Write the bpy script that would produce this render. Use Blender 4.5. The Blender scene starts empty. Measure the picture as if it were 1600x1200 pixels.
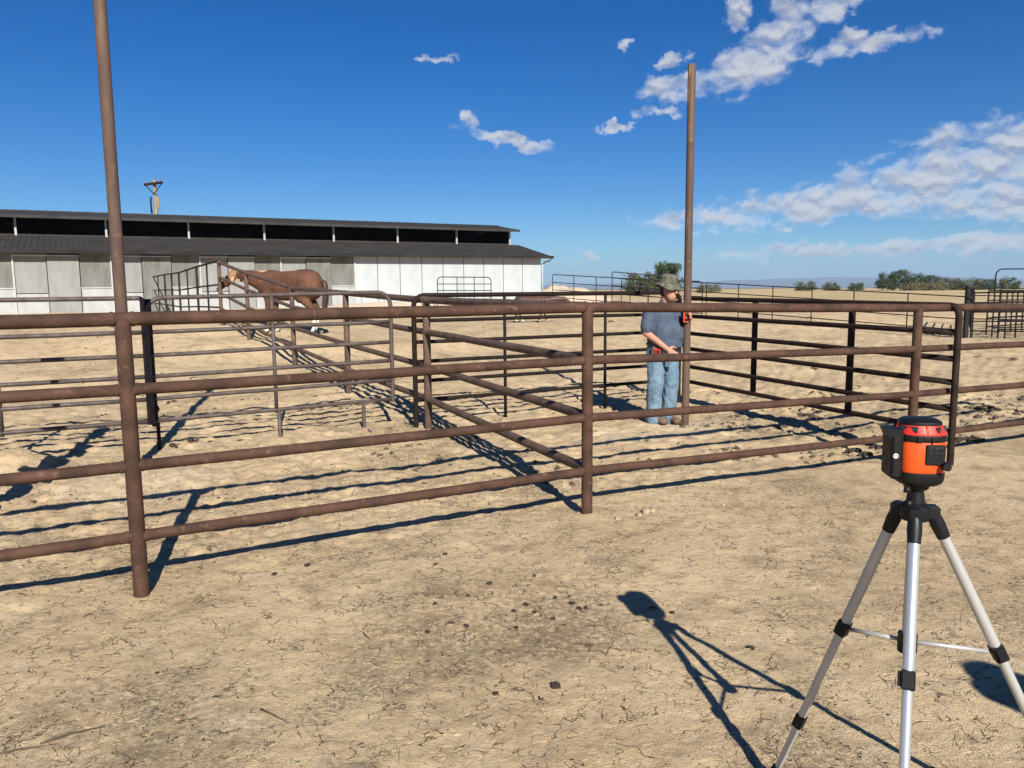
import bpy, math, random
import numpy as np
from mathutils import Vector, Matrix, noise as mnoise

random.seed(7); rng = np.random.default_rng(7)
scene = bpy.context.scene
COL = scene.collection
R = math.radians

# ------------------------------------------------------------------ camera
CAM_H = 1.7; PITCH = R(7.15); ROLL = R(0.5); FPX = 1220.0
_fw = Vector((0, math.cos(PITCH), -math.sin(PITCH)))
_u0 = Vector((0, math.sin(PITCH), math.cos(PITCH))); _r0 = Vector((1, 0, 0))
_rt = _r0 * math.cos(ROLL) - _u0 * math.sin(ROLL)
_up = _u0 * math.cos(ROLL) + _r0 * math.sin(ROLL)
cd = bpy.data.cameras.new('camera'); cam = bpy.data.objects.new('camera', cd); COL.objects.link(cam)
cd.sensor_width = 36; cd.lens = 36 * FPX / 1600; cd.clip_start = 0.05; cd.clip_end = 60000
m = Matrix.Identity(4)
for i in range(3):
    m[i][0] = _rt[i]; m[i][1] = _up[i]; m[i][2] = -_fw[i]
m[2][3] = CAM_H
cam.matrix_world = m
scene.camera = cam

# ------------------------------------------------------------------ sky, sun, exposure
SUN_EL = R(33.2); SH_AZ = R(14.5)              # shadows run this far left of +Y
to_sun = Vector((math.sin(SH_AZ) * math.cos(SUN_EL), -math.cos(SH_AZ) * math.cos(SUN_EL), math.sin(SUN_EL)))
sd = bpy.data.lights.new('sun', 'SUN'); sd.energy = 5.0; sd.angle = R(0.5); sd.color = (1.0, 0.94, 0.84)
so = bpy.data.objects.new('sun', sd); COL.objects.link(so)
so.rotation_euler = to_sun.to_track_quat('Z', 'Y').to_euler()
scene.view_settings.view_transform = 'Standard'; scene.view_settings.look = 'None'
scene.view_settings.gamma = 1.0; scene.view_settings.exposure = 0.72
scene.view_settings.use_curve_mapping = False
SKY_STRENGTH = 0.05
scene.cycles.max_bounces = 5; scene.cycles.diffuse_bounces = 2; scene.cycles.glossy_bounces = 2; scene.cycles.volume_bounces = 0

world = bpy.data.worlds.new('World'); scene.world = world; world.use_nodes = True


class NT:
    """small helper for building node graphs"""
    def __init__(self, tree):
        self.t = tree; self.n = tree.nodes; self.l = tree.links
    def node(self, typ, **kw):
        n = self.n.new(typ)
        for k, v in kw.items():
            setattr(n, k, v)
        return n
    def put(self, sock, v):
        if hasattr(v, 'is_linked') or isinstance(v, bpy.types.NodeSocket):
            self.l.new(v, sock)
        else:
            sock.default_value = v
    def math(self, op, a, b=0.0, c=None, clamp=False):
        n = self.node('ShaderNodeMath', operation=op, use_clamp=clamp)
        self.put(n.inputs[0], a); self.put(n.inputs[1], b)
        if c is not None: self.put(n.inputs[2], c)
        return n.outputs[0]
    def noise(self, vec, scale, detail=4, rough=0.55, dist=0.0):
        n = self.node('ShaderNodeTexNoise'); n.inputs['Scale'].default_value = scale
        n.inputs['Detail'].default_value = detail; n.inputs['Roughness'].default_value = rough
        n.inputs['Distortion'].default_value = dist
        if vec is not None: self.l.new(vec, n.inputs['Vector'])
        return n.outputs['Fac']
    def range(self, v, a, b, c=0.0, d=1.0, smooth=True):
        n = self.node('ShaderNodeMapRange'); n.interpolation_type = 'SMOOTHSTEP' if smooth else 'LINEAR'
        self.put(n.inputs[0], v)
        for i, x in enumerate((a, b, c, d)): self.put(n.inputs[1 + i], x)
        return n.outputs[0]
    def mix(self, f, a, b, blend='MIX'):
        n = self.node('ShaderNodeMix', data_type='RGBA', blend_type=blend)
        self.put(n.inputs[0], f)
        for s, v in ((n.inputs[6], a), (n.inputs[7], b)):
            if isinstance(v, tuple) and len(v) == 3: v = v + (1,)
            self.put(s, v)
        return n.outputs[2]
    def vec(self, x, y, z=0.0):
        n = self.node('ShaderNodeCombineXYZ')
        self.put(n.inputs[0], x); self.put(n.inputs[1], y); self.put(n.inputs[2], z)
        return n.outputs[0]


def build_world():
    t = world.node_tree; t.nodes.clear(); g = NT(t)
    out = g.node('ShaderNodeOutputWorld'); bg = g.node('ShaderNodeBackground')
    bg.inputs['Strength'].default_value = SKY_STRENGTH
    sky = g.node('ShaderNodeTexSky', sky_type='NISHITA')
    sky.sun_disc = False; sky.sun_elevation = SUN_EL
    # Blender: rotation 0 puts the sun at +Y, turning clockwise seen from above
    sky.sun_rotation = math.atan2(to_sun.x, to_sun.y)
    sky.altitude = 1500; sky.air_density = 1.0; sky.dust_density = 0.35; sky.ozone_density = 2.2
    hs = g.node('ShaderNodeHueSaturation'); hs.inputs['Saturation'].default_value = 1.5
    hs.inputs['Value'].default_value = 0.88
    g.l.new(sky.outputs[0], hs.inputs['Color'])
    tint = g.mix(1.0, hs.outputs[0], (.64, .90, 1.20), 'MULTIPLY')
    tc = g.node('ShaderNodeTexCoord'); sep = g.node('ShaderNodeSeparateXYZ'); g.l.new(tc.outputs['Generated'], sep.inputs[0])
    x, y, z = sep.outputs
    az = g.math('MULTIPLY', g.math('ARCTAN2', x, y), 57.2958)
    el = g.math('MULTIPLY', g.math('ARCSINE', z), 57.2958)
    # a flat cloud deck seen from below: features shrink and flatten towards the horizon
    zz = g.math('ADD', g.math('MAXIMUM', z, 0.0), 0.10)
    px = g.math('DIVIDE', x, zz); py = g.math('DIVIDE', y, zz)
    wob = g.noise(g.vec(az, el), 0.55, 5, 0.62)
    wob2 = g.noise(g.vec(g.math('ADD', az, 31.0), el), 0.55, 5, 0.62)
    azw = g.math('ADD', az, g.math('MULTIPLY', g.math('SUBTRACT', wob, 0.5), 3.8))
    elw = g.math('ADD', el, g.math('MULTIPLY', g.math('SUBTRACT', wob2, 0.5), 2.7))

    deg = g.vec(azw, elw, 0.0)
    def blob(a, e, ra, re, tilt=0.0):
        mp = g.node('ShaderNodeMapping', vector_type='TEXTURE')
        mp.inputs['Location'].default_value = (a, e, 0); mp.inputs['Rotation'].default_value = (0, 0, R(tilt)); mp.inputs['Scale'].default_value = (ra, re, 1)
        g.l.new(deg, mp.inputs[0])
        v = g.node('ShaderNodeVectorMath', operation='LENGTH'); g.l.new(mp.outputs[0], v.inputs[0])
        return v.outputs['Value']
    blobs = [  # azimuth, elevation, half sizes in degrees, tilt
        (16.8, 14.6, 4.0, 2.0, 24), (18.6, 16.4, 2.4, 1.9, 40), (11.4, 13.3, 3.0, 1.0, 6), (23.2, 15.0, 4.2, .9, 4), (21.8, 17.6, 2.2, 1.3, 20), (15.6, 17.4, 1.0, 1.3, 0),
        (25, 6.2, 13.0, 1.6, 9), (32, 7.7, 9.0, 2.5, 6), (17.0, 5.1, 9.0, 1.0, 7), (33, 4.9, 8, 1.5, 3), (24, 5.0, 6, 1.0, 4), (22, 5.5, 12, 1.45, 6), (30, 6.5, 9, 2.4, 6), (13.0, 4.75, 4.5, .75, 7), (18, 5.2, 7, 1.1, 7), (50, 8.0, 14, 3.4, 2),
        (0.2, 10.1, 4.2, .62, -11), (-2.7, 11.3, .6, .7, 30), (-5.0, 15.4, 1.9, .34, 6), (10.4, 11.8, 2.0, .5, 2), (7.9, 16.1, .8, .45, 20), (11.2, 15.0, 1.3, .7, 10), (7.4, 10.9, 1.6, .3, 8),
        (20, 2.2, 7.0, .6, 1), (26.5, 2.2, 3.0, .7, 0), (32.0, 2.5, 5.0, .9, 4), (5.9, 2.2, .9, .4, 0), (19, 3.9, .9, .5, 0),
        (-75, 20, 24, 5, 6), (100, 18, 25, 6, 4), (165, 24, 30, 7, 8),
    ]
    mask = None
    for b in blobs:
        v = blob(*b)
        mask = v if mask is None else g.math('MINIMUM', mask, v)
    mask = g.math('MAXIMUM', g.math('SUBTRACT', 1.0, g.math('MULTIPLY', mask, mask)), -1.2)
    n1 = g.noise(g.vec(g.math('MULTIPLY', az, 0.9), g.math('MULTIPLY', el, 1.5)), 0.46, 7, 0.57, 0.3)
    n2 = g.noise(g.vec(g.math('MULTIPLY', az, 0.9), g.math('ADD', g.math('MULTIPLY', el, 1.5), 0.55)), 0.46, 7, 0.57, 0.3)
    dens = g.math('ADD', g.math('MULTIPLY', mask, 0.95), g.math('MULTIPLY', g.math('SUBTRACT', n1, 0.5), 2.8))
    a = g.range(dens, 0.0, 1.15)
    a = g.math('MULTIPLY', a, g.range(el, 0.2, 2.2, 0.35, 1.0))
    # lit tops, greyer bases: denser above means shaded
    shade = g.range(g.math('SUBTRACT', n2, n1), -0.10, 0.12, 1.0, 0.0)
    thick = g.range(dens, 0.3, 1.0, 1.0, 0.72)
    white = g.mix(shade, (6.2, 6.9, 8.6), (11.5, 11.7, 12.2))
    white = g.mix(1.0, white, thick, 'MULTIPLY')
    fin = g.mix(g.math('MULTIPLY', a, 0.88), tint, white)
    g.l.new(fin, bg.inputs['Color']); g.l.new(bg.outputs[0], out.inputs['Surface'])
build_world()
world.cycles.sampling_method = 'MANUAL'; world.cycles.sample_map_resolution = 256

# ------------------------------------------------------------------ helpers
def tagp(o, label=None, cat=None, group=None, kind=None):
    if label: o['label'] = label
    if cat: o['category'] = cat
    if group: o['group'] = group
    if kind: o['kind'] = kind
    return o

def mesh_from(name, v, f, mats, smooth=True, fm=None):
    me = bpy.data.meshes.new(name)
    me.from_pydata([tuple(map(float, p)) for p in v], [], [tuple(q) for q in f])
    for mm in (mats if isinstance(mats, (list, tuple)) else [mats]): me.materials.append(mm)
    if smooth: me.polygons.foreach_set('use_smooth', [True] * len(me.polygons))
    if fm is not None: me.polygons.foreach_set('material_index', fm)
    me.update()
    return me

def add_mesh(name, me, parent=None, loc=(0, 0, 0), rot=(0, 0, 0)):
    o = bpy.data.objects.new(name, me); COL.objects.link(o)
    o.location = loc; o.rotation_euler = rot
    if parent is not None: o.parent = parent
    return o

def thing(name, label, cat, loc=(0, 0, 0), rotz=0, group=None):
    o = bpy.data.objects.new(name, None); COL.objects.link(o)
    o.empty_display_size = 0.2; o.location = loc; o.rotation_euler = (0, 0, rotz)
    return tagp(o, label, cat, group)

class G:
    """geometry collector"""
    def __init__(self): self.v = []; self.f = []
    def add(self, v, f):
        k = len(self.v); self.v += [tuple(p) for p in v]; self.f += [tuple(i + k for i in q) for q in f]; return self
    def tube(self, pts, r, n=10, cap=True, closed=False):
        pts = [Vector(p) for p in pts]; m_ = len(pts)
        rs = r if isinstance(r, (list, tuple)) else [r] * m_
        v = []; f = []; prev = None
        for i, p in enumerate(pts):
            if closed: d = pts[(i + 1) % m_] - pts[i - 1]
            elif i == 0: d = pts[1] - pts[0]
            elif i == m_ - 1: d = pts[-1] - pts[-2]
            else: d = (pts[i + 1] - p).normalized() + (p - pts[i - 1]).normalized()
            d.normalize()
            if prev is None:
                a = Vector((0, 0, 1)) if abs(d.z) < .9 else Vector((1, 0, 0))
                u = d.cross(a).normalized()
            else:
                u = (prev - d * prev.dot(d)).normalized()
            prev = u; w = d.cross(u)
            for k in range(n):
                t = 2 * math.pi * k / n
                v.append(p + (u * math.cos(t) + w * math.sin(t)) * rs[i])
        segs = m_ if closed else m_ - 1
        for i in range(segs):
            j = (i + 1) % m_
            for k in range(n):
                k2 = (k + 1) % n
                f.append((i * n + k, i * n + k2, j * n + k2, j * n + k))
        if cap and not closed:
            f.append(tuple(range(n))[::-1]); f.append(tuple((m_ - 1) * n + k for k in range(n)))
        return self.add(v, f)
    def box(self, c, s, ax=None):
        c = Vector(c); X, Y, Z = ax if ax else (Vector((1, 0, 0)), Vector((0, 1, 0)), Vector((0, 0, 1)))
        v = [c + X * (s[0] / 2 * a) + Y * (s[1] / 2 * b) + Z * (s[2] / 2 * d) for a in (-1, 1) for b in (-1, 1) for d in (-1, 1)]
        return self.add(v, [(0, 1, 3, 2), (4, 6, 7, 5), (0, 4, 5, 1), (2, 3, 7, 6), (0, 2, 6, 4), (1, 5, 7, 3)])
    def rbox(self, c, s, b=0.01, ax=None):
        """box with chamfered edges"""
        c = Vector(c); X, Y, Z = ax if ax else (Vector((1, 0, 0)), Vector((0, 1, 0)), Vector((0, 0, 1)))
        h = [q / 2 for q in s]; v = []
        idx = {}
        for sx in (-1, 1):
            for sy in (-1, 1):
                for sz in (-1, 1):
                    for k in range(3):
                        q = [sx * h[0], sy * h[1], sz * h[2]]
                        for a in range(3):
                            if a != k: q[a] -= (sx, sy, sz)[a] * b
                        idx[(sx, sy, sz, k)] = len(v); v.append(c + X * q[0] + Y * q[1] + Z * q[2])
        f = []
        S = (-1, 1)
        for k in range(3):
            a, d = [q for q in range(3) if q != k]
            for s0 in S:
                quad = []
                for (pa, pd) in ((-1, -1), (1, -1), (1, 1), (-1, 1)):
                    t = [0, 0, 0]; t[k] = s0; t[a] = pa; t[d] = pd
                    quad.append(idx[(*t, k)])
                f.append(quad)
        for k in range(3):
            a, d = [q for q in range(3) if q != k]
            for pa in S:
                for pd in S:
                    t0 = [0, 0, 0]; t0[a] = pa; t0[d] = pd; t1 = t0[:]; t0[k] = -1; t1[k] = 1
                    f.append((idx[(*t0, a)], idx[(*t1, a)], idx[(*t1, d)], idx[(*t0, d)]))
        for sx in S:
            for sy in S:
                for sz in S:
                    f.append((idx[(sx, sy, sz, 0)], idx[(sx, sy, sz, 1)], idx[(sx, sy, sz, 2)]))
        return self.add(v, f)
    def lathe(self, prof, n=24, c=(0, 0, 0), sx=1, sy=1):
        v = []; f = []
        for r, z in prof:
            for k in range(n):
                t = 2 * math.pi * k / n
                v.append((c[0] + r * sx * math.cos(t), c[1] + r * sy * math.sin(t), c[2] + z))
        for i in range(len(prof) - 1):
            for k in range(n):
                k2 = (k + 1) % n
                f.append((i * n + k, i * n + k2, (i + 1) * n + k2, (i + 1) * n + k))
        f.append(tuple(range(n))[::-1]); f.append(tuple((len(prof) - 1) * n + k for k in range(n)))
        return self.add(v, f)
    def ell(self, c, r, n=14, rot=None):
        v = []; f = []; c = Vector(c); m_ = n // 2
        for i in range(m_ + 1):
            ph = math.pi * i / m_ - math.pi / 2
            for k in range(n):
                t = 2 * math.pi * k / n
                p = Vector((r[0] * math.cos(ph) * math.cos(t), r[1] * math.cos(ph) * math.sin(t), r[2] * math.sin(ph)))
                if rot is not None: p = rot @ p
                v.append(c + p)
        for i in range(m_):
            for k in range(n):
                k2 = (k + 1) % n
                f.append((i * n + k, i * n + k2, (i + 1) * n + k2, (i + 1) * n + k))
        return self.add(v, f)
    def cap(self, p0, p1, r0, r1, n=14):
        """tapered capsule, closed"""
        p0 = Vector(p0); p1 = Vector(p1); d = (p1 - p0).normalized(); pts = []; rs = []
        for k in range(5):
            t = math.pi / 2 * (k + .12) / 5.12; pts.append(p0 - d * r0 * math.cos(t)); rs.append(r0 * math.sin(t))
        pts.append(p0); rs.append(r0); pts.append(p1); rs.append(r1)
        for k in range(4, -1, -1):
            t = math.pi / 2 * (k + .12) / 5.12; pts.append(p1 + d * r1 * math.cos(t)); rs.append(r1 * math.sin(t))
        return self.tube(pts, rs, n)
    def chain(self, pr):
        for (a, ra), (b, rb) in zip(pr[:-1], pr[1:]): self.cap(a, b, ra, rb)
        return self
    def build(self, name, mat_, parent=None, smooth=True, loc=(0, 0, 0), sharp=None, fm=None):
        me = mesh_from(name, self.v, self.f, mat_, smooth, fm)
        if smooth and sharp: me.set_sharp_from_angle(angle=R(sharp))
        return add_mesh(name, me, parent, loc)
    def mesh(self, name, mat_, smooth=True, sharp=None):
        me = mesh_from(name, self.v, self.f, mat_, smooth)
        if smooth and sharp: me.set_sharp_from_angle(angle=R(sharp))
        return me

def organic(g, name, mats, voxel, smooth=3, fac=0.6, region=None, wobble=0.0, wfreq=8.0):
    """union of closed shells as one continuous smooth surface"""
    me = mesh_from(name + '_shell', g.v, g.f, mats, True)
    o = bpy.data.objects.new(name + '_shell', me); COL.objects.link(o)
    md = o.modifiers.new('r', 'REMESH'); md.mode = 'VOXEL'; md.voxel_size = voxel; md.adaptivity = 0
    s = o.modifiers.new('s', 'SMOOTH'); s.factor = fac; s.iterations = smooth
    dg = bpy.context.evaluated_depsgraph_get()
    new = bpy.data.meshes.new_from_object(o.evaluated_get(dg))
    bpy.data.objects.remove(o); bpy.data.meshes.remove(me)
    new.name = name
    new.materials.clear()
    for mm in (mats if isinstance(mats, (list, tuple)) else [mats]): new.materials.append(mm)
    if wobble:
        for v in new.vertices:
            n = v.normal; q = v.co * wfreq
            v.co += n * wobble * mnoise.noise(q) + n * wobble * .5 * mnoise.noise(q * 2.3 + Vector((5, 1, 2)))
    new.polygons.foreach_set('use_smooth', [True] * len(new.polygons))
    if region:
        new.polygons.foreach_set('material_index', [region(p.center) for p in new.polygons])
    new.update()
    return new

# ------------------------------------------------------------------ procedural materials
def M(name, c1, c2=None, scale=6.0, rough=0.7, bump=0.0, metal=0.0, c3=None, stretch=(1, 1, 1), bscale=None, lo=.35, hi=.65, spec=0.4, coord='Object', detail=6):
    mt = bpy.data.materials.new(name); mt.use_nodes = True; g = NT(mt.node_tree)
    b = g.n['Principled BSDF']
    b.inputs['Roughness'].default_value = rough; b.inputs['Metallic'].default_value = metal
    b.inputs['Specular IOR Level'].default_value = spec
    tc = g.node('ShaderNodeTexCoord')
    mp = g.node('ShaderNodeMapping'); mp.inputs['Scale'].default_value = stretch
    g.l.new(tc.outputs[coord], mp.inputs[0]); vec = mp.outputs[0]
    c2 = c2 or tuple(x * .8 for x in c1)
    n = g.noise(vec, scale, detail, 0.6)
    col = g.mix(g.range(n, lo, hi), c1, c2)
    if c3:
        n2 = g.noise(vec, scale * 3.7, 5, 0.65)
        col = g.mix(g.range(n2, .58, .72), col, c3)
    g.l.new(col, b.inputs['Base Color'])
    g.l.new(g.range(n, .2, .8, max(rough - .12, .05), min(rough + .12, 1)), b.inputs['Roughness'])
    if bump:
        bp = g.node('ShaderNodeBump'); bp.inputs['Strength'].default_value = bump; bp.inputs['Distance'].default_value = .01
        g.l.new(g.noise(vec, bscale or scale * 4, 5, .6), bp.inputs['Height']); g.l.new(bp.outputs[0], b.inputs['Normal'])
    return mt

RUST = M('rusty_pipe', (.082, .042, .028), (.043, .025, .018), 5.5, .8, .45, 0, (.140, .074, .046), lo=.32, hi=.68, spec=.2, bscale=45)
RUST2 = M('weathered_pipe', (.115, .072, .050), (.066, .040, .030), 7, .75, .25, 0, (.21, .15, .09))
DARKP = M('dark_painted_pipe', (.017, .011, .009), (.011, .008, .007), 6, .7, .1, 0, (.028, .018, .014), spec=.15)
DARKP2 = M('dark_brown_pipe', (.030, .018, .013), (.018, .011, .009), 6, .75, .15, 0, (.05, .030, .022), spec=.15)
GREYP = M('grey_brown_tube', (.085, .064, .056), (.052, .039, .036), 8, .6, .12, 0, (.16, .125, .10))
FARP = M('far_panel_tube', (.024, .021, .021), (.016, .015, .016), 3, .7, spec=.15)
POLE = M('new_rusted_pole', (.112, .068, .048), (.072, .044, .034), 5, .78, .2, 0, (.155, .098, .06), stretch=(1, 1, .35))
POLETOP = M('scraped_pole_end', (.105, .064, .045), (.30, .185, .08), 12, .65, .15, 0, None, stretch=(1, 1, .16), lo=.52, hi=.62)
ROOF = M('brown_roof_metal', (.046, .042, .039), (.034, .032, .031), 1.2, .68, 0, 0, None, spec=.15)
WHITEP = M('white_wall_sheet', (.41, .44, .45), (.34, .37, .38), .8, .5, .05, 0, (.25, .265, .27), stretch=(1, 1, .5))
GREYW = M('weathered_grey_board', (.17, .17, .156), (.105, .106, .094), 1.6, .8, .1, 0, (.21, .205, .185), stretch=(1, 1, .35))
GREYW2 = M('pale_grey_board', (.245, .25, .245), (.185, .188, .18), 1.4, .8, .1, 0, (.28, .28, .265), stretch=(1, 1, .35))
LOWW = M('pale_lower_board', (.36, .375, .375), (.28, .28, .265), 1.5, .6, .05, 0, (.33, .30, .25), stretch=(1, 1, .5))
FRAMEW = M('white_painted_steel', (.42, .43, .42), (.34, .34, .33), 2, .5)
DARKIN = M('dark_interior', (.018, .016, .015), (.012, .012, .012), 1, .9)  # near-black, so the shade behind the clerestory openings is in the colour
WOOD = M('grey_utility_pole_wood', (.30, .24, .17), (.20, .16, .11), 3, .85, .1, stretch=(3, 3, .3))
BLACK = M('black_plastic', (.0075, .008, .009), (.005, .005, .006), 20, .5, .05, spec=.3)
RUBBER = M('black_rubber', (.02, .02, .02), (.014, .014, .014), 14, .85)
ORANGE = M('orange_plastic', (.66, .080, .008), (.60, .066, .007), 10, .42, .03, spec=.5)
RED = M('red_plastic', (.55, .03, .02), (.48, .025, .015), 10, .4)
GLASS = M('dark_laser_window', (.05, .05, .055), (.02, .02, .025), 60, .7, spec=.05)
ALU = M('brushed_aluminium', (.66, .68, .71), (.58, .60, .63), 9, .36, .04, .72, None, stretch=(1, 1, .1))
ALU2 = M('satin_aluminium', (.52, .52, .50), (.44, .44, .42), 9, .45, .04, .45, None, stretch=(1, 1, .1))
SKIN = M('skin', (.46, .23, .16), (.40, .19, .125), 14, .55, .05)
SHIRT = M('blue_grey_cotton', (.062, .085, .125), (.048, .066, .10), 9, .9, .3, bscale=60)
JEANS = M('faded_denim', (.145, .225, .305), (.090, .150, .215), 4.5, .9, .4, 0, (.19, .275, .355), bscale=90)
HAT = M('olive_grey_hat_cloth', (.135, .128, .095), (.060, .060, .045), 22, .9, .3, 0, (.19, .175, .135))
HAIR = M('brown_beard', (.075, .045, .03), (.05, .03, .02), 60, .85, .5)
BOOT = M('dusty_brown_boot', (.15, .10, .07), (.10, .065, .045), 14, .8, .2)
LITHEAD = M('sunlit_head_coat', (.34, .20, .115), (.22, .115, .06), 5, .8, .1, spec=.1)  # sunlight on the horse's head and upper neck, put into the coat colour
HORSE = M('chestnut_coat', (.118, .050, .026), (.055, .023, .013), 2.6, .85, .15, 0, None, lo=.3, hi=.7)
HORSED = M('dark_mane_hair', (.05, .025, .016), (.03, .016, .012), 22, .6, .4, stretch=(1, 1, .2))
FLAX = M('flaxen_hair', (.50, .33, .18), (.38, .23, .12), 22, .6, .4, stretch=(1, 1, .2))
SOCK = M('white_sock_hair', (.72, .68, .62), (.62, .57, .50), 12, .7)
HOOF = M('hoof_horn', (.16, .12, .09), (.10, .08, .06), 14, .5)
PONY = M('dark_bay_coat', (.085, .044, .027), (.05, .028, .018), 3, .55)
DUNG = M('dry_dark_manure', (.070, .052, .034), (.040, .030, .021), 30, .95, .8, 0, (.11, .085, .055), bscale=70)
DUNG2 = M('greyed_manure', (.105, .080, .052), (.06, .045, .030), 30, .95, .8, bscale=70)
CLOD = M('dirt_clod', (.34, .26, .165), (.25, .185, .115), 5, .95, .4, 0, (.19, .14, .09))
STONE = M('pale_stone', (.40, .315, .215), (.31, .24, .16), 12, .85, .3)
STRAW = M('pale_straw', (.50, .39, .21), (.36, .28, .16), 2, .7)
TWIG = M('dark_dry_stem', (.10, .075, .05), (.06, .045, .03), 2, .85)
HAY = M('grey_green_hay', (.23, .22, .13), (.17, .16, .10), 2, .85)
SAND = M('pale_sand', (.47, .38, .29), (.42, .34, .25), 1.2, .95, .4, bscale=5)
SPOIL = M('fresh_subsoil', (.42, .32, .20), (.34, .25, .15), 3, .95, .6, bscale=18)
STEEL = M('worn_auger_steel', (.16, .11, .08), (.10, .07, .055), 8, .5, .2, .3)

# ------------------------------------------------------------------ terrain
def _hash(ix, iy, s):
    h = (ix * 374761393 + iy * 668265263 + s * 974634777) & 0xFFFFFFFF
    h = ((h ^ (h >> 13)) * 1274126177) & 0xFFFFFFFF
    return ((h ^ (h >> 16)) & 0xFFFF) / 65535.0

def vnoise(x, y, s=0):
    ix = np.floor(x).astype(np.int64); iy = np.floor(y).astype(np.int64)
    fx = x - ix; fy = y - iy
    fx = fx * fx * fx * (fx * (fx * 6 - 15) + 10); fy = fy * fy * fy * (fy * (fy * 6 - 15) + 10)
    a = _hash(ix, iy, s); b = _hash(ix + 1, iy, s); c = _hash(ix, iy + 1, s); d = _hash(ix + 1, iy + 1, s)
    return (a * (1 - fx) + b * fx) * (1 - fy) + (c * (1 - fx) + d * fx) * fy - .5

def fbm(x, y, o=4, s=0):
    t = 0; a = 1.0
    for i in range(o):
        t = t + a * vnoise(x, y, s + i * 17); x = x * 2.03 + 3.1; y = y * 2.03 + 1.7; a *= .5
    return t

def sstep(a, b, x):
    t = np.clip((x - a) / (b - a), 0, 1); return t * t * (3 - 2 * t)

E1 = np.array([.8785, .4777]); E2 = np.array([-.4777, .8785])      # along the front fence / away from it
FA = np.array([-2.048, 4.122]); FB = np.array([.539, 5.542]); FC = np.array([3.70, 7.12])
CTRL = []
for gx in np.arange(-9, 10, 3.0):
    for gy in np.arange(-3, 11.5, 2.4): CTRL.append((gx, gy, 0.0))
CTRL += [(3.7, 7.1, -.05), (6, 8.3, -.07), (4.3, 7.4, -.04), (-2.5, 11.9, .07), (-4.4, 15.5, .15), (-6.2, 18.3, .52), (-7.4, 20, .80), (-8.5, 22.5, .78), (-5.2, 19.3, .53), (-3.6, 19.6, .5),
         (-12, 30, .66), (-18.4, 40.6, .60), (2.2, 46, .70), (-10, 39, .72), (-22, 33, .72), (-36, 26, .74), (-14, 18, .6), (-22, 22, .7), (-9, 14.5, .22),
         (1, 25, .48), (1, 33, .6), (0, 17, .12), (4, 14, .0), (8, 14, -.1), (9, 22, -.12), (17.5, 31, -.40), (12, 38, .1), (3, 58, .6), (25, 30, -.45), (40, 45, -.4), (30, 70, -.1), (0, 90, .5), (60, 120, -.1), (-60, 60, .7), (-80, 120, .7), (20, 20, -.3)]
CTRL = np.array(CTRL)

def base_z(x, y):
    num = np.zeros_like(x); den = np.zeros_like(x)
    for cx, cy, cz in CTRL:
        d = (x - cx) ** 2 + (y - cy) ** 2
        w = 1.0 / (d + 1.2) ** 2.2
        num += w * cz; den += w
    z = num / den
    r = np.hypot(x, y)
    z = z * (1 - sstep(120, 260, r)) + (-.35) * sstep(120, 260, r)
    z = z - 4.0 * sstep(300, 900, r) - 45 * sstep(700, 8000, r)
    return z

def gz(x, y):
    x = np.atleast_1d(np.asarray(x, float)); y = np.atleast_1d(np.asarray(y, float))
    z = base_z(x, y)
    s = (x - FA[0]) * E2[0] + (y - FA[1]) * E2[1]
    r = np.hypot(x, y)
    churn = .35 + .9 * sstep(-.3, .8, s) + .6 * sstep(2.2, 3.5, s) * (1 - sstep(9, 16, s)) + .9 * sstep(2.6, 4.4, x) * sstep(.2, .9, s)
    near = 1 - sstep(40, 120, r)
    z = z + near * churn * (.026 * fbm(x * 2.2, y * 2.2, 3, 3) + .026 * np.abs(fbm(x * 5.2, y * 5.2, 3, 9)) + .011 * fbm(x * 17, y * 17, 2, 21))
    # hoof prints: shallow cups pressed at random, thick in the pens and by the gates
    hoof = .25 + .75 * sstep(.3, 1.2, s)
    for (fq, seed, dep, rw) in ((2.6, 101, .020, .30), (3.7, 131, .016, .32)):
        ix = np.floor(x * fq).astype(np.int64); iy = np.floor(y * fq).astype(np.int64); best = np.full(x.shape, 9.0)
        for dx in (-1, 0, 1):
            for dy in (-1, 0, 1):
                cx_ = ix + dx; cy_ = iy + dy
                px_ = (cx_ + .15 + .7 * _hash(cx_, cy_, seed)); py_ = (cy_ + .15 + .7 * _hash(cx_, cy_, seed + 7))
                d2 = np.hypot(x * fq - px_, y * fq - py_) + 3.0 * (_hash(cx_, cy_, seed + 13) > .55)
                best = np.minimum(best, d2)
        q = best / rw
        z = z + near * hoof * dep * np.where(q < 1.6, -np.exp(-q * q * 2.2) + .45 * np.exp(-((q - 1.15) / .28) ** 2), 0)
    z = z + .05 * near * fbm(x * .35, y * .35, 3, 5)
    for (mx, my, h, w) in ((2.0, 9.5, -.032, .9), (2.4, 9.2, .03, .3), (-3.3, 6.75, .06, .5), (-4.75, 7.25, .20, .33), (.54, 5.54, .03, .16), (-2.05, 4.12, .03, .16), (3.7, 7.12, .02, .16)):
        z = z + h * np.exp(-((x - mx) ** 2 + (y - my) ** 2) / (w * w))
    z = z + 0.6 * sstep(60, 200, r) * fbm(x * .02, y * .02, 3, 31) * (1 - sstep(300, 600, r)) * .5
    return z

def gz1(x, y): return float(gz(x, y)[0])
def on(x, y, dz=0.0): return Vector((x, y, gz1(x, y) + dz))

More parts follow.
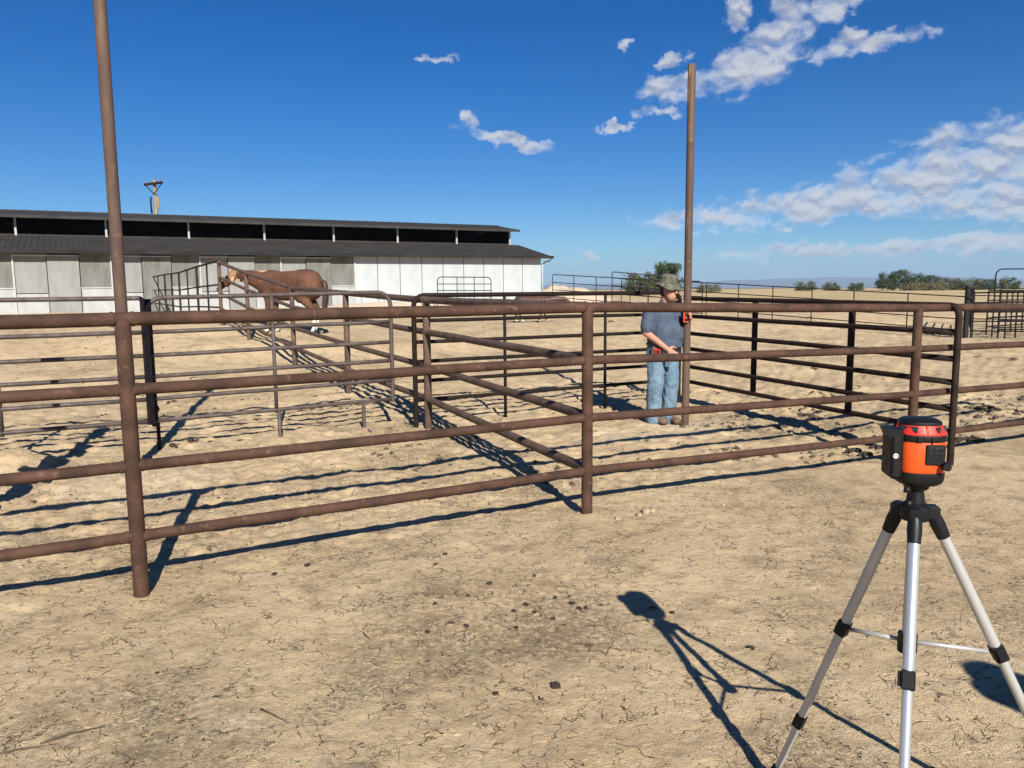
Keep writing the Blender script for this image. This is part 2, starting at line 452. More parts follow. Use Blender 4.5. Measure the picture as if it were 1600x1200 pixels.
def ground_material():
    mt = bpy.data.materials.new('dry_sandy_dirt'); mt.use_nodes = True; g = NT(mt.node_tree); b = g.n['Principled BSDF']
    geo = g.node('ShaderNodeNewGeometry'); P = geo.outputs['Position']
    sp = g.node('ShaderNodeSeparateXYZ'); g.l.new(P, sp.inputs[0])
    flat = g.vec(sp.outputs[0], sp.outputs[1], 0.0)
    rr = g.node('ShaderNodeVectorMath', operation='LENGTH'); g.l.new(flat, rr.inputs[0]); dist = rr.outputs['Value']
    n_big = g.noise(flat, .55, 4, .6); n_mid = g.noise(flat, 3.2, 6, .62, .4); n_fine = g.noise(flat, 24, 6, .7); n_grain = g.noise(flat, 130, 4, .7)
    col = g.mix(g.range(n_big, .35, .68), (.570, .435, .265), (.475, .352, .208))
    col = g.mix(g.range(n_mid, .50, .68, 0, .62), col, (.285, .208, .128))
    col = g.mix(g.range(n_mid, .46, .32, 0, .5), col, (.59, .47, .315))
    col = g.mix(g.range(n_fine, .54, .72, 0, .55), col, (.205, .148, .09))
    col = g.mix(g.range(n_fine, .46, .28, 0, .6), col, (.62, .51, .35))
    col = g.mix(g.range(n_grain, .58, .72, 0, .65), col, (.12, .088, .056))
    col = g.mix(g.range(n_grain, .42, .26, 0, .6), col, (.66, .54, .38))
    # chaff and old manure ground into the surface
    n_ch = g.noise(flat, 1.25, 5, .6, .8)
    n_ch2 = g.noise(flat, 40, 5, .75)
    ch = g.math('MULTIPLY', g.range(n_ch, .50, .64), g.range(n_ch2, .42, .58))
    col = g.mix(g.math('MULTIPLY', ch, .7), col, (.150, .125, .08))
    # thrown-up paler subsoil round the new poles
    def near_pt(x, y, rad):
        v = g.node('ShaderNodeVectorMath', operation='DISTANCE'); g.l.new(flat, v.inputs[0]); v.inputs[1].default_value = (x, y, 0)
        d = g.math('ADD', v.outputs['Value'], g.math('MULTIPLY', g.math('SUBTRACT', n_mid, .5), .7))
        return g.range(d, rad * .55, rad, 1, 0)
    for (x, y, rad) in ((2.15, 9.3, .75), (-3.2, 6.6, .9), (1.3, 8.7, .6)):
        col = g.mix(g.math('MULTIPLY', near_pt(x, y, rad), .75), col, (.555, .44, .29))
    # a trodden-in manure patch before the fence, and darker churned soil in the pens
    for (x, y, rad) in ((-.05, 3.95, .75), (.30, 3.75, .5), (-.45, 3.55, .5), (-1.6, 2.7, .8), (5.2, 9.2, 1.6), (3.3, 9.2, 1.1), (-1.2, 8.6, .9), (-2.9, 7.9, .7)):
        pm = g.math('MULTIPLY', near_pt(x, y, rad), g.range(n_fine, .36, .60))
        col = g.mix(g.math('MULTIPLY', pm, .42), col, (.165, .122, .075))
    # shrinkage cracks in the packed crust, the shade inside them darkened into the colour
    wv = g.node('ShaderNodeVectorMath', operation='ADD')
    nn = g.node('ShaderNodeTexNoise'); nn.inputs['Scale'].default_value = 9; nn.inputs['Detail'].default_value = 4; g.l.new(flat, nn.inputs['Vector'])
    sc_ = g.node('ShaderNodeVectorMath', operation='SCALE'); g.l.new(nn.outputs['Color'], sc_.inputs[0]); sc_.inputs['Scale'].default_value = .22
    g.l.new(flat, wv.inputs[0]); g.l.new(sc_.outputs[0], wv.inputs[1])
    def crack(scale, w, mlo, mhi, ms):
        vo = g.node('ShaderNodeTexVoronoi', feature='DISTANCE_TO_EDGE'); vo.inputs['Scale'].default_value = scale
        g.l.new(wv.outputs[0], vo.inputs['Vector'])
        k = g.range(vo.outputs['Distance'], w * .35, w, 1, 0)
        return g.math('MULTIPLY', k, g.range(g.noise(flat, ms, 3, .6), mlo, mhi))
    ck = g.math('MAXIMUM', crack(4.6, .020, .50, .60, 5.5), crack(9.5, .028, .53, .62, 9.0))
    ck = g.math('MULTIPLY', ck, g.range(dist, 5.5, 9, 1, 0))
    col = g.mix(g.math('MULTIPLY', ck, .62), col, (.07, .048, .030))
    # farther off: stubble field, smoother and yellower
    fld = g.mix(g.range(g.noise(flat, .035, 4, .6), .4, .6), (.48, .37, .205), (.42, .315, .17))
    col = g.mix(g.range(dist, 45, 110), col, fld)
    plain = g.mix(g.range(g.noise(flat, .0012, 5, .6), .42, .6), (.20, .18, .11), (.10, .12, .07))
    col = g.mix(g.range(dist, 330, 600), col, plain)
    g.l.new(col, b.inputs['Base Color']); b.inputs['Roughness'].default_value = .95; b.inputs['Specular IOR Level'].default_value = .12
    h = g.math('ADD', g.math('MULTIPLY', n_fine, .6), g.math('MULTIPLY', n_grain, .35))
    h = g.math('ADD', h, g.math('MULTIPLY', n_mid, .8))
    h = g.math('SUBTRACT', h, g.math('MULTIPLY', ck, .9))
    bp = g.node('ShaderNodeBump'); bp.inputs['Strength'].default_value = .9; bp.inputs['Distance'].default_value = .026
    g.l.new(h, bp.inputs['Height']); g.l.new(bp.outputs[0], b.inputs['Normal'])
    return mt

def build_ground():
    rad = [.6]
    while rad[-1] < 13.5: rad.append(rad[-1] * 1.0055)
    while rad[-1] < 80: rad.append(rad[-1] * 1.02)
    while rad[-1] < 26000: rad.append(rad[-1] * 1.075)
    rad = np.array(rad)
    fov = np.linspace(R(-42), R(42), 420); rest = np.linspace(R(42), R(318), 70)[1:-1]
    ang = np.concatenate([fov, rest]); na = len(ang); nr = len(rad)
    rr, aa = np.meshgrid(rad, ang, indexing='ij')
    x = (rr * np.sin(aa)).ravel(); y = (rr * np.cos(aa)).ravel(); z = gz(x, y)
    v = np.stack([x, y, z], 1)
    i = np.arange(nr - 1)[:, None] * na; k = np.arange(na)[None, :]; k2 = (k + 1) % na
    f = np.stack([i + k, i + na + k, i + na + k2, i + k2], -1).reshape(-1, 4)
    c = len(v); v = np.vstack([v, [[0, 0, gz1(0, 0)]]])
    me = bpy.data.meshes.new('ground')
    nf = len(f); tri = np.stack([np.full(na, c), np.arange(na), (np.arange(na) + 1) % na], 1)
    loops = np.concatenate([f.ravel(), tri.ravel()])
    me.vertices.add(len(v)); me.vertices.foreach_set('co', v.ravel())
    me.loops.add(len(loops)); me.loops.foreach_set('vertex_index', loops.astype(np.int32))
    st = np.concatenate([np.arange(nf) * 4, nf * 4 + np.arange(na) * 3])
    me.polygons.add(len(st)); me.polygons.foreach_set('loop_start', st.astype(np.int32))
    me.update(calc_edges=True); me.validate()
    me.polygons.foreach_set('use_smooth', [True] * len(me.polygons))
    # normals must look up
    if me.polygons[0].normal.z < 0: me.flip_normals()
    me.materials.append(ground_material())
    o = add_mesh('ground', me); o['kind'] = 'structure'
build_ground()

# far hills on the horizon
HILLM = M('dry_far_hillside', (.14, .125, .085), (.10, .095, .07), .002, .95, 0, 0, None, coord='Object')
def build_hills():
    g = G(); n = 260; rows = 10; v = []; f = []
    for i in range(n):
        a = R(-60 + 120 * i / (n - 1))
        h = 30 + 75 * max(0, fbm(np.array([a * 5.0]), np.array([2.2]), 4, 41)[0] + .25) + 60 * sstep(R(6), R(28), np.array(a)) * (.7 + .8 * fbm(np.array([a * 9.]), np.array([7.]), 4, 52)[0])
        for j in range(rows):
            t = j / (rows - 1); d = 8600 + 2600 * t
            z = -55 + float(h) * math.sin(math.pi * min(t * 1.0, 1) * .5) * (1 + .10 * fbm(np.array([a * 40]), np.array([t * 5.]), 3, 3)[0]) + 15 * t
            v.append((d * math.sin(a), d * math.cos(a), z))
    for i in range(n - 1):
        for j in range(rows - 1):
            f.append((i * rows + j, (i + 1) * rows + j, (i + 1) * rows + j + 1, i * rows + j + 1))
    # close the back
    k = len(v)
    for i in range(n): 
        q = v[i * rows + rows - 1]; v.append((q[0] * 1.05, q[1] * 1.05, -80))
    for i in range(n - 1):
        f.append((i * rows + rows - 1, (i + 1) * rows + rows - 1, k + i + 1, k + i))
    g.add(v, f)
    o = g.build('hills', HILLM); o['kind'] = 'structure'
build_hills()

# ------------------------------------------------------------------ barn
def build_barn():
    ux = Vector((E1[0], E1[1], 0)); uy = Vector((E2[0], E2[1], 0)); uz = Vector((0, 0, 1))
    org = Vector((1.72, 45.2, .62))           # right-hand front wall corner on the ground
    t = thing('horse_barn', 'long barn with dark brown metal roof and raised open clerestory', 'barn', org, math.atan2(E1[1], E1[0]))
    # local frame: x along wall (negative to the left), y into the barn, z up
    W = 1.22; BAY = 3.66; N = 39; L = N * W
    wallh = 2.70
    # wall panels, each its own board
    protos = {}
    def sheet(kind, m_, z0, z1, ribs=True):
        key = (kind, z0, z1)
        if key not in protos:
            g = G(); g.rbox((-W / 2, .025, (z0 + z1) / 2), (W - .03, .05, z1 - z0), .006)
            protos[key] = g.mesh(kind, m_, False)
        return protos[key]
    # backing wall frame so the joints read dark
    g = G(); g.box((-L / 2, .12, wallh / 2), (L, .08, wallh)); g.build('wall_backing', DARKIN, t, False)
    g = G(); g.box((-L / 2, 11.3, wallh / 2), (L, .1, wallh)); g.build('rear_wall', GREYW, t, False)
    g = G(); g.box((-.05, 5.72, wallh / 2), (.1, 11.0, wallh)); g.build('end_wall', WHITEP, t, False)
    g = G(); g.box((-L + .05, 5.72, wallh / 2), (.1, 11.0, wallh)); g.build('end_wall', GREYW, t, False)
    for i in range(N):
        x = -i * W
        if i < 9:
            add_mesh('wall_panel', sheet('w', WHITEP, .02, wallh), t, (x, 0, 0))
        else:
            k = (i - 9) % 3; bay = (i - 9) // 3
            if k == 0:
                add_mesh('wall_panel', sheet('gu', GREYW, 1.18, wallh), t, (x, .01, 0)); add_mesh('lower_panel', sheet('gl', LOWW, .02, 1.14), t, (x, 0, 0))
            elif k == 1:
                add_mesh('sliding_door', sheet('gd%d' % (bay % 2), GREYW2 if bay % 2 else GREYW, .05, wallh - .22), t, (x, -.06, 0))
            else:
                add_mesh('wall_panel', sheet('gu2', GREYW2 if bay % 2 == 0 else GREYW, .95, wallh), t, (x, .012, 0)); add_mesh('lower_panel', sheet('gl2', LOWW if bay % 2 == 0 else GREYW2, .02, .92), t, (x, 0, 0))
            if k == 0:
                g = G(); g.box((-W / 2, -.012, 1.16), (W, .05, .05)); g.build('rail_strip', FRAMEW, t, False, (x, 0, 0))
            if k == 1:
                g = G(); g.box((-W, -.10, wallh - .17), (2 * W, .10, .07)); g.build('door_track', FRAMEW, t, False, (x, 0, 0))
        if i % 3 == 0 and i >= 9:
            g = G(); g.box((0, -.03, wallh / 2), (.07, .07, wallh)); g.build('wall_post', FRAMEW, t, False, (x, 0, 0))
    # lower roof in ribbed sheets, one per bay
    y0, z0 = -.42, 2.72; y1, z1 = 3.55, 3.56
    def ribbed(x0, x1, ya, za, yb, zb, th=.04):
        g = G(); prof = []; x = x0
        while x < x1 - 1e-6:
            for dx, dz in ((0, 0), (.13, 0), (.15, .025), (.20, .025), (.22, 0)):
                if x + dx <= x1: prof.append((x + dx, dz))
            x += .229
        prof.append((x1, 0))
        v = []; n = len(prof)
        for (px_, pz) in prof:
            v.append((px_, ya, za + pz)); v.append((px_, yb, zb + pz))
        f = [(2 * i, 2 * i + 2, 2 * i + 3, 2 * i + 1) for i in range(n - 1)]
        g.add(v, f)
        v2 = [(x0, ya, za - th), (x1, ya, za - th), (x1, yb, zb - th), (x0, yb, zb - th)]
        g.add(v2, [(0, 3, 2, 1)])
        g.add([(x0, ya, za - th), (x1, ya, za - th), (x1, ya, za), (x0, ya, za)], [(0, 1, 2, 3)])
        g.add([(x1, ya, za - th), (x1, yb, zb - th), (x1, yb, zb), (x1, ya, za)], [(0, 1, 2, 3)])
        return g
    nb = 13; x = .55
    edges = [.55] + [-BAY * k for k in range(1, nb + 1)]
    for a, b in zip(edges[1:], edges[:-1]):
        ribbed(a, b, y0, z0, y1, z1).build('roof_sheet', ROOF, t, False)
        ribbed(a, b if b < .5 else .25, y1 - .62, 4.42, 5.72, 4.84).build('upper_roof_sheet', ROOF, t, False)
    # rear slopes
    g = ribbed(edges[-1], .25, 8.5, 4.42, 5.72, 4.84); g.build('upper_roof_sheet', ROOF, t, False)
    g = ribbed(edges[-1], .55, 12.2, 2.5, 7.9, 3.56); g.build('roof_sheet', ROOF, t, False)
    XL = edges[-1]
    g = G(); g.tube([(XL, 5.72, 4.855), (.27, 5.72, 4.855)], .05, 6); g.build('ridge_cap', ROOF, t)
    g = G(); g.box(((XL + .55) / 2, y0 - .055, z0 - .03), (.55 - XL, .10, .15)); g.build('eave_shade_gutter', DARKIN, t, False)  # coloured near-black and thickened to draw the shadow band under the eave
    g = G(); g.tube([(.42, y0 - .02, z0 - .06), (.42, y0 + .1, z0 - .22), (.30, y0 + .5, z0 - .3), (.06, -.06, z0 - .5), (.06, -.06, .1)], .045, 8); g.build('downpipe', FRAMEW, t)
    # fascia boards of the upper roof
    g = G(); g.box(((XL + .25) / 2, y1 - .645, 4.385), (.25 - XL, .03, .14)); g.build('fascia_board', ROOF, t, False)
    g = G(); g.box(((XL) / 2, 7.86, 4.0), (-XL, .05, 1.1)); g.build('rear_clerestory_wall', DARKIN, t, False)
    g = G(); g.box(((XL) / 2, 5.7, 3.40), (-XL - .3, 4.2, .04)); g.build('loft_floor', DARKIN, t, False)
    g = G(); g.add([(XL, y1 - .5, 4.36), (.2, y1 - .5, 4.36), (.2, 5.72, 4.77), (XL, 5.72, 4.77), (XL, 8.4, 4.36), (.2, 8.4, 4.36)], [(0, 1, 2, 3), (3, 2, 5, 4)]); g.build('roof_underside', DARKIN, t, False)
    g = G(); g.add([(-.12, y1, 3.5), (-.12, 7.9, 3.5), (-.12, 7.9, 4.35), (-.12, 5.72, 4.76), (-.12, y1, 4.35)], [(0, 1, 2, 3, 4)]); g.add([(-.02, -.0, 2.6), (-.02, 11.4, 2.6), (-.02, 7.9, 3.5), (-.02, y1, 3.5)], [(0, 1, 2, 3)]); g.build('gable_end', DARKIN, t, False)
    for k in range(nb + 1):
        g = G(); g.box((0, y1 - .02, 3.97), (.09, .09, .82)); g.build('clerestory_post', FRAMEW, t, False, (-BAY * k - (.12 if k == 0 else 0), 0, 0))
    g = G(); g.box((XL / 2, y1 + .05, 3.58), (-XL, .06, .10)); g.build('clerestory_sill', ROOF, t, False)
    return t
build_barn()

# ------------------------------------------------------------------ welded pipe fences
HTS = (1.545, 1.170, .755, .365)
def wobble_line(p, q, n=9, amp=.004):
    p = Vector(p); q = Vector(q); s = random.random() * 50
    return [p.lerp(q, i / (n - 1)) + Vector((0, 0, amp * mnoise.noise(Vector((s + i * .5, 0, 0))) if 0 < i < n - 1 else 0)) for i in range(n)]

def rail_obj(parent, p, q, r, mat_, base, n=12, name='rail', amp=.004, parts=9):
    g = G(); c = Vector(base)
    pts = [x - c for x in wobble_line(p, q, parts, amp)]; rs = [r * (1 + .012 * math.sin(i * 2.3 + p[0])) for i in range(len(pts))]
    d = (pts[-1] - pts[0]); L = d.length; d = d / L
    # weld bead where the pipe meets each post
    e0 = [(pts[0], r), (pts[0] + d * .040, r), (pts[0] + d * .046, r * 1.13), (pts[0] + d * .053, r * 1.10), (pts[0] + d * .060, r)]
    e1 = [(pts[-1] - d * .060, r), (pts[-1] - d * .053, r * 1.10), (pts[-1] - d * .046, r * 1.13), (pts[-1] - d * .040, r), (pts[-1], r)]
    seq = e0 + list(zip(pts[1:-1], rs[1:-1])) + e1
    g.tube([a for a, _ in seq], [b for _, b in seq], n)
    return g.build(name, mat_, parent, True, sharp=50)

def post_obj(parent, p, h, r, mat_, base, n=16, name='post', lean=(0, 0), cap=True, foot=.25):
    g = G(); c = Vector(base); p = Vector(p) - c
    a = p + Vector((0, 0, -foot)); b = p + Vector((lean[0], lean[1], h))
    pts = [a.lerp(b, t) for t in (0, .1, .35, .7, 1)]; rs = [r] * 5
    if cap:
        for k, t in ((.6, .35), (.3, .85)): pass
        pts += [b + Vector((0, 0, r * .3)), b + Vector((0, 0, r * .45))]; rs += [r * .8, r * .3]
    g.tube(pts, rs, n)
    return g.build(name, mat_, parent, True, sharp=50)

def welded_fence(label, posts, hts, rpost, rrail, rtop, mat_, postm=None, post_over=0.0, skip_first=False):
    base = posts[0]
    t = thing('pipe_fence', label, 'fence', base)
    for i, p in enumerate(posts):
        if skip_first and i == 0: continue
        post_obj(t, p, hts[0] - rtop * .2 + post_over, rpost, postm or mat_, base)
    for i in range(len(posts) - 1):
        for k, h in enumerate(hts):
            p = Vector(posts[i]) + Vector((0, 0, h)); q = Vector(posts[i + 1]) + Vector((0, 0, h))
            rail_obj(t, p, q, rtop if k == 0 else rrail, mat_, base)
        # weld beads where the rails meet the posts
    return t

def z0pt(x, y, z=None): return Vector((x, y, gz1(x, y) if z is None else z))
d1 = FB - FA
A0 = FA - d1 * 1.02; A00 = A0 - d1
D1 = FC + (FC - FB) * 1.0
front_posts = [Vector((A00[0], A00[1], 0)), Vector((A0[0], A0[1], 0)), Vector((FA[0], FA[1], 0)), Vector((FB[0], FB[1], 0)), Vector((FC[0], FC[1], -.075)), Vector((D1[0], D1[1], -.12))]
welded_fence('near rusty pipe fence with four rails crossing the whole foreground', front_posts, HTS, .0405, .0315, .0365, RUST)

F2P = [Vector((FB[0], FB[1], 0)), Vector((-1.0, 9.2, .0)), Vector((-2.52, 11.95, .07)), Vector((-4.30, 15.4, .16)), Vector((-6.05, 18.0, .50)), Vector((-7.40, 20.0, .82))]
H2 = (1.545, 1.170, .765, .375)
welded_fence('weathered pipe fence running back from the front fence and climbing the bank', F2P, H2, .046, .037, .040, RUST2, skip_first=True)

# ------------------------------------------------------------------ tube panels and gates
def panel(label, p, q, h, hts, ups, r, mat_, group=None, bottom=.28, rframe=None, corner=.12, name='livestock_panel', cat='panel', legs=(), nside=8, zt=0.0, rr=None):
    """freestanding tube panel from ground point p to q: rounded frame, rails, uprights, legs"""
    p = Vector(p); q = Vector(q); base = p.copy(); d = (q - p); rframe = rframe or r
    t = thing(name, label, cat, base, 0, group)
    def P(s, z): return d * s + Vector((0, 0, z))
    L = d.length; c = min(corner, .3 * L) / L
    pts = [P(0, bottom if bottom > 0 else 0)]
    for k in range(6):
        a = math.pi / 2 * k / 5; pts.append(P(c * (1 - math.cos(a)), h - corner + corner * math.sin(a)))
    for k in range(1, 6): pts.append(P(c + (1 - 2 * c) * k / 6, h))
    for k in range(6):
        a = math.pi / 2 * k / 5; pts.append(P(1 - c + c * math.sin(a), h - corner + corner * math.cos(a)))
    pts.append(P(1, bottom if bottom > 0 else 0))
    g = G(); g.tube(pts, rframe, nside); g.build('frame', mat_, t, True, sharp=60)
    for z in hts:
        g = G(); g.tube([x for x in wobble_line(P(0, z), P(1, z), 7, .006)], rr or r, nside); g.build('rail', mat_, t)
    for u in ups:
        g = G(); g.tube([P(u, bottom), P(u, h * .5), P(u, h)], r * .95, nside); g.build('upright', mat_, t)
    for u in legs:
        g = G(); n_ = Vector((-d.y, d.x, 0)).normalized()
        g.tube([P(u, bottom + .02), P(u, .08), P(u, .02) + n_ * -.02, P(u, .012) + n_ * -.10, P(u, .012) + n_ * -.24], r, nside); g.build('leg', mat_, t)
    return t

g1 = Vector((-1.43, 9.28, gz1(-1.43, 9.28))); g1j = Vector((-3.75, 8.045, 0.0))
dd = (g1j - g1); g1l = g1j + dd * 1.0; g1l.z = 0.0; g1j2 = g1j + dd.normalized() * .03
RAILS6 = (1.26, 1.02, .80, .565, .335)
panel('grey brown tube panel with rounded corner ending beside the weathered fence', g1j, g1, 1.61, RAILS6, (.48,), .0225, GREYP, bottom=.30, rframe=.025, corner=.16, legs=(.49, .86))
panel('grey brown tube panel at the far left behind the tall leaning pole', g1l, g1j2, 1.61, RAILS6, (.5,), .0225, GREYP, bottom=.30, rframe=.025, corner=.03)
dp = thing('panel_post', 'dark post in the shade of the pole where two tube panels meet', 'post', g1j + Vector((-.005, .055, 0)))
g = G(); g.tube([(0, 0, .27), (0, 0, 1.0), (0, 0, 1.58)], .034, 12); g.build('post', DARKP2, dp, sharp=50)  # the pole's shade on this post is also put into its dark colour
g = G(); g.tube([(0, -.06, .45), (0, .02, .45)], .05, 8); g.build('clamp', DARKP2, dp)
g = G(); g.tube([(.02, .02, -.1), (.02, .02, .30)], .02, 8); g.build('stake', DARKP2, dp)
g = G(); g.tube([(0, 0, 1.58), (0, 0, 1.60)], [.036, .03], 12); g.build('cap', DARKP, dp, sharp=50)

# dark gates of the pen behind the man
gl = Vector((-1.16, 9.30, 0)); gc = Vector((2.42, 11.25, gz1(2.42, 11.25)))
RAILS6B = (1.30, 1.045, .81, .575, .345)
panel('long dark tube gate with square pattern of rails behind the bearded man', gl, gc, 1.60, RAILS6B, (.30, .68), .021, DARKP, bottom=.02, rframe=.030, corner=.14, name='tube_gate', cat='gate', rr=.0235)
ge = Vector((4.13, 7.22, -.03))
t = panel('dark heavy pipe panel with thick uprights right of the pole', gc + Vector((.08, -.03, 0)), ge, 1.515, (1.265, 1.02, .80, .545, .33), (), .030, DARKP2, bottom=.0, rframe=.031, corner=.10, rr=.028)
for u in (.315, .67):
    g = G(); d_ = ge - gc; g.tube([d_ * u + Vector((.05, -.03, .30)), d_ * u + Vector((.05, -.03, 1.53))], .037, 12); g.build('upright', DARKP2, t, sharp=50)

# panels past the crest of the bank, on towards the barn
apex = F2P[-1]
prev = apex
fx = [(-9.4, 23.6), (-11.5, 27.3), (-13.8, 31.4), (-16.4, 36.0)]
fl = ['tall tube panel just behind the crest corner post left of the horse', 'second tube panel behind the crest corner, towards the barn', 'third tube panel behind the crest corner, towards the barn', 'farthest tube panel of the row reaching the barn doors']
for (x, y), lb in zip(fx, fl):
    q = z0pt(x, y)
    panel(lb, prev + Vector((-.03, .05, 0)), q, 1.58, (.98, .40), (.5,), .026, FARP, 'panels behind the bank crest', bottom=.1, corner=.05, rframe=.03, nside=6)
    prev = q
panel('short tube panel set across the row in front of the grey barn doors', z0pt(-17.0, 36.6), z0pt(-18.9, 37.9), 1.62, (1.2, .82, .44), (.5,), .026, FARP, bottom=.1, corner=.05, nside=6)

# single panel leaning free in front of the white barn wall
panel('small free standing tube panel with rounded corners before the white barn wall', z0pt(-3.75, 40.0), z0pt(-1.05, 41.2), 1.5, (1.15, .82, .50, .22), (.36, .68), .024, FARP, bottom=.05, corner=.22, nside=6)

# long run of panels from the barn corner across the field to the right-hand pens
a = Vector((2.35, 44.6, gz1(2.35, 44.6))); b = Vector((17.2, 29.6, -.42))
pts = [a.lerp(b, s) for s in (0, .15, .31, .47, .63, .80, 1.0)]
lab = ['panel touching the barn corner, first of the long field run', 'second field panel out from the barn corner', 'third field panel out from the barn, left of the man in the hat', 'field panel passing behind the tall pole by the man', 'fifth field panel, right of the tall pole', 'last field panel, ending at the right hand pens']
for i in range(6):
    p_, q_ = pts[i].copy(), pts[i + 1].copy()
    L = (q_ - p_).length
    panel('thin dark ' + lab[i], p_, q_, 1.57, (1.13, .72, .30), tuple((np.arange(1, 2) / 2)), .024, FARP, 'panels across the field', bottom=.03, corner=.05, nside=6)
panel('taller dark panel with raised top rising above the field run behind the man', z0pt(5.0, 39.0), z0pt(7.6, 38.2), 1.92, (1.62, 1.25, .9, .5, .15), (.33, .66), .024, FARP, bottom=.03, corner=.12, nside=6)
panel('panel with rounded corner ending right of the tall pole', z0pt(7.7, 38.4), z0pt(9.1, 37.4), 1.72, (1.4, 1.0, .6, .2), (.5,), .024, FARP, bottom=.03, corner=.25, nside=6)

# right-hand pens
def zR(x, y): return Vector((x, y, gz1(x, y)))
p0, p1, p2, p3 = zR(17.3, 29.4), zR(19.4, 26.6), zR(21.6, 23.6), zR(20.8, 35.5)
panel('dark pen panel at the right edge joined to the field run', p0, p1, 1.72, (1.35, 1.0, .66, .3), (.33, .66), .028, FARP, 'right hand pen panels', bottom=.03, corner=.05, nside=6)
panel('nearer dark pen panel cut by the right edge of the picture', p1, p2, 1.72, (1.35, 1.0, .66, .3), (.33, .66), .028, FARP, 'right hand pen panels', bottom=.03, corner=.05, nside=6)
panel('pen panel running back from the field run corner', p0 + Vector((.1, .1, 0)), p3, 1.75, (1.4, 1.05, .7, .35), (.25, .5, .75), .028, FARP, 'right hand pen panels', bottom=.03, corner=.05, nside=6)
panel('far pen panel behind the right hand pens', p3 + Vector((.1, 0, 0)), zR(25.5, 35.0), 1.75, (1.4, 1.05, .7, .35), (.25, .5, .75), .028, FARP, 'right hand pen panels', bottom=.03, corner=.05, nside=6)
panel('tall arched gate frame standing over the right hand pens', zR(18.4, 29.9), zR(22.0, 30.3), 2.62, (1.6, 1.2, .8, .4), (.5,), .026, FARP, bottom=.0, corner=.25, name='arch_gate', cat='gate', nside=6)
panel('close set pen panel in front of the arched gate frame', zR(18.0, 28.9), zR(21.5, 29.3), 1.70, (1.36, 1.02, .68, .34), (.2, .4, .6, .8), .03, FARP, 'right hand pen panels', bottom=.03, corner=.05, nside=6)
panel('pen panel slanting back behind the arched gate frame', zR(18.6, 30.6), zR(22.4, 33.6), 1.74, (1.36, 1.02, .68, .34), (.25, .5, .75), .03, FARP, 'right hand pen panels', bottom=.03, corner=.05, nside=6)
dk = thing('corner_post', 'stout dark corner post of the right hand pens', 'post', zR(17.15, 29.5))
g = G(); g.tube([(0, 0, -.2), (0, 0, 1), (0, 0, 1.95)], .10, 10); g.build('post', FARP, dk, sharp=50)
g = G(); g.tube([(-.05, -.08, 1.5), (.1, -.12, 1.5)], .05, 8); g.build('hinge', FARP, dk)

# ------------------------------------------------------------------ tall poles, power pole
def tall_pole(label, x, y, h, r, topm):
    b = on(x, y); t = thing('tall_pole', label, 'pole', b)
    n = 16; zs = [-.4 + (h + .4) * k / n for k in range(n + 1)]; cut = n - 3
    G().tube([(0, 0, z) for z in zs[:cut + 1]], [r * (1 + .010 * math.sin(k * 1.7)) for k in range(cut + 1)], 18, False).build('shaft', POLE, t, sharp=50)
    G().tube([(0, 0, zs[cut]), (0, 0, zs[-2]), (0, 0, h), (0, 0, h), (0, 0, h - .25)], [r * (1 + .010 * math.sin(cut * 1.7)), r, r, r * .84, r * .84], 18, True).build('top_section', topm, t, sharp=50)
    zc = h * .47
    G().tube([(0, 0, zc - .02), (0, 0, zc), (0, 0, zc + .02)], [r * .99, r * 1.035, r * .99], 18, False).build('weld_seam', RUST2, t)
    return t
tall_pole('tall rusty pole beside the bearded man, its scraped top end in view', 2.114, 9.42, 4.25, .0455, POLETOP)
tall_pole('tall rusty pole behind the left fence post, running out of the top', -3.47, 6.98, 4.42, .052, POLE)

def power_pole():
    b = z0pt(-26.9, 60.5); t = thing('utility_pole', 'wooden utility pole with crossarm and transformer beyond the barn roof', 'utility pole', b)
    g = G(); g.tube([(0, 0, -.5), (0, 0, 5), (0, 0, 9.35)], [.19, .16, .12], 10); g.build('pole', WOOD, t, sharp=50)
    ax = Vector((.85, -.53, 0))
    g = G(); g.box((0, -.2, 9.05), (2.2, .14, .16), (ax, ax.cross(Vector((0, 0, -1))), Vector((0, 0, 1)))); g.build('crossarm', FARP, t, False)
    for s in (-.95, -.45, .45, .95):
        g = G(); g.lathe([(.03, 0), (.06, .04), (.045, .09), (.07, .13), (.04, .2)], 8, tuple(ax * s + Vector((0, -.2, 9.13)))); g.build('insulator', GREYW, t)
    g = G(); g.lathe([(.10, 0), (.12, .04), (.12, .75), (.10, .82), (.03, .86)], 12, (.30, -.25, 7.2)); g.build('transformer', WOOD, t, sharp=50)
    g = G(); g.tube([(-.30, -.1, 6.9), (-.33, -.1, 7.5), (-.30, -.1, 8.1)], .07, 8); g.build('arrester', FARP, t)
    g = G(); g.tube([(-.30, -.1, 6.9), (-.2, -.15, 6.65), (0, -.2, 6.5)], .03, 6); g.build('drop_wire', FARP, t)
    g = G()
    for s in (-.95, .95):
        g.tube([ax * s + Vector((0, -.2, 8.95)), Vector((0, -.2, 8.3))], .035, 6)
    g.build('brace', FARP, t)
power_pole()

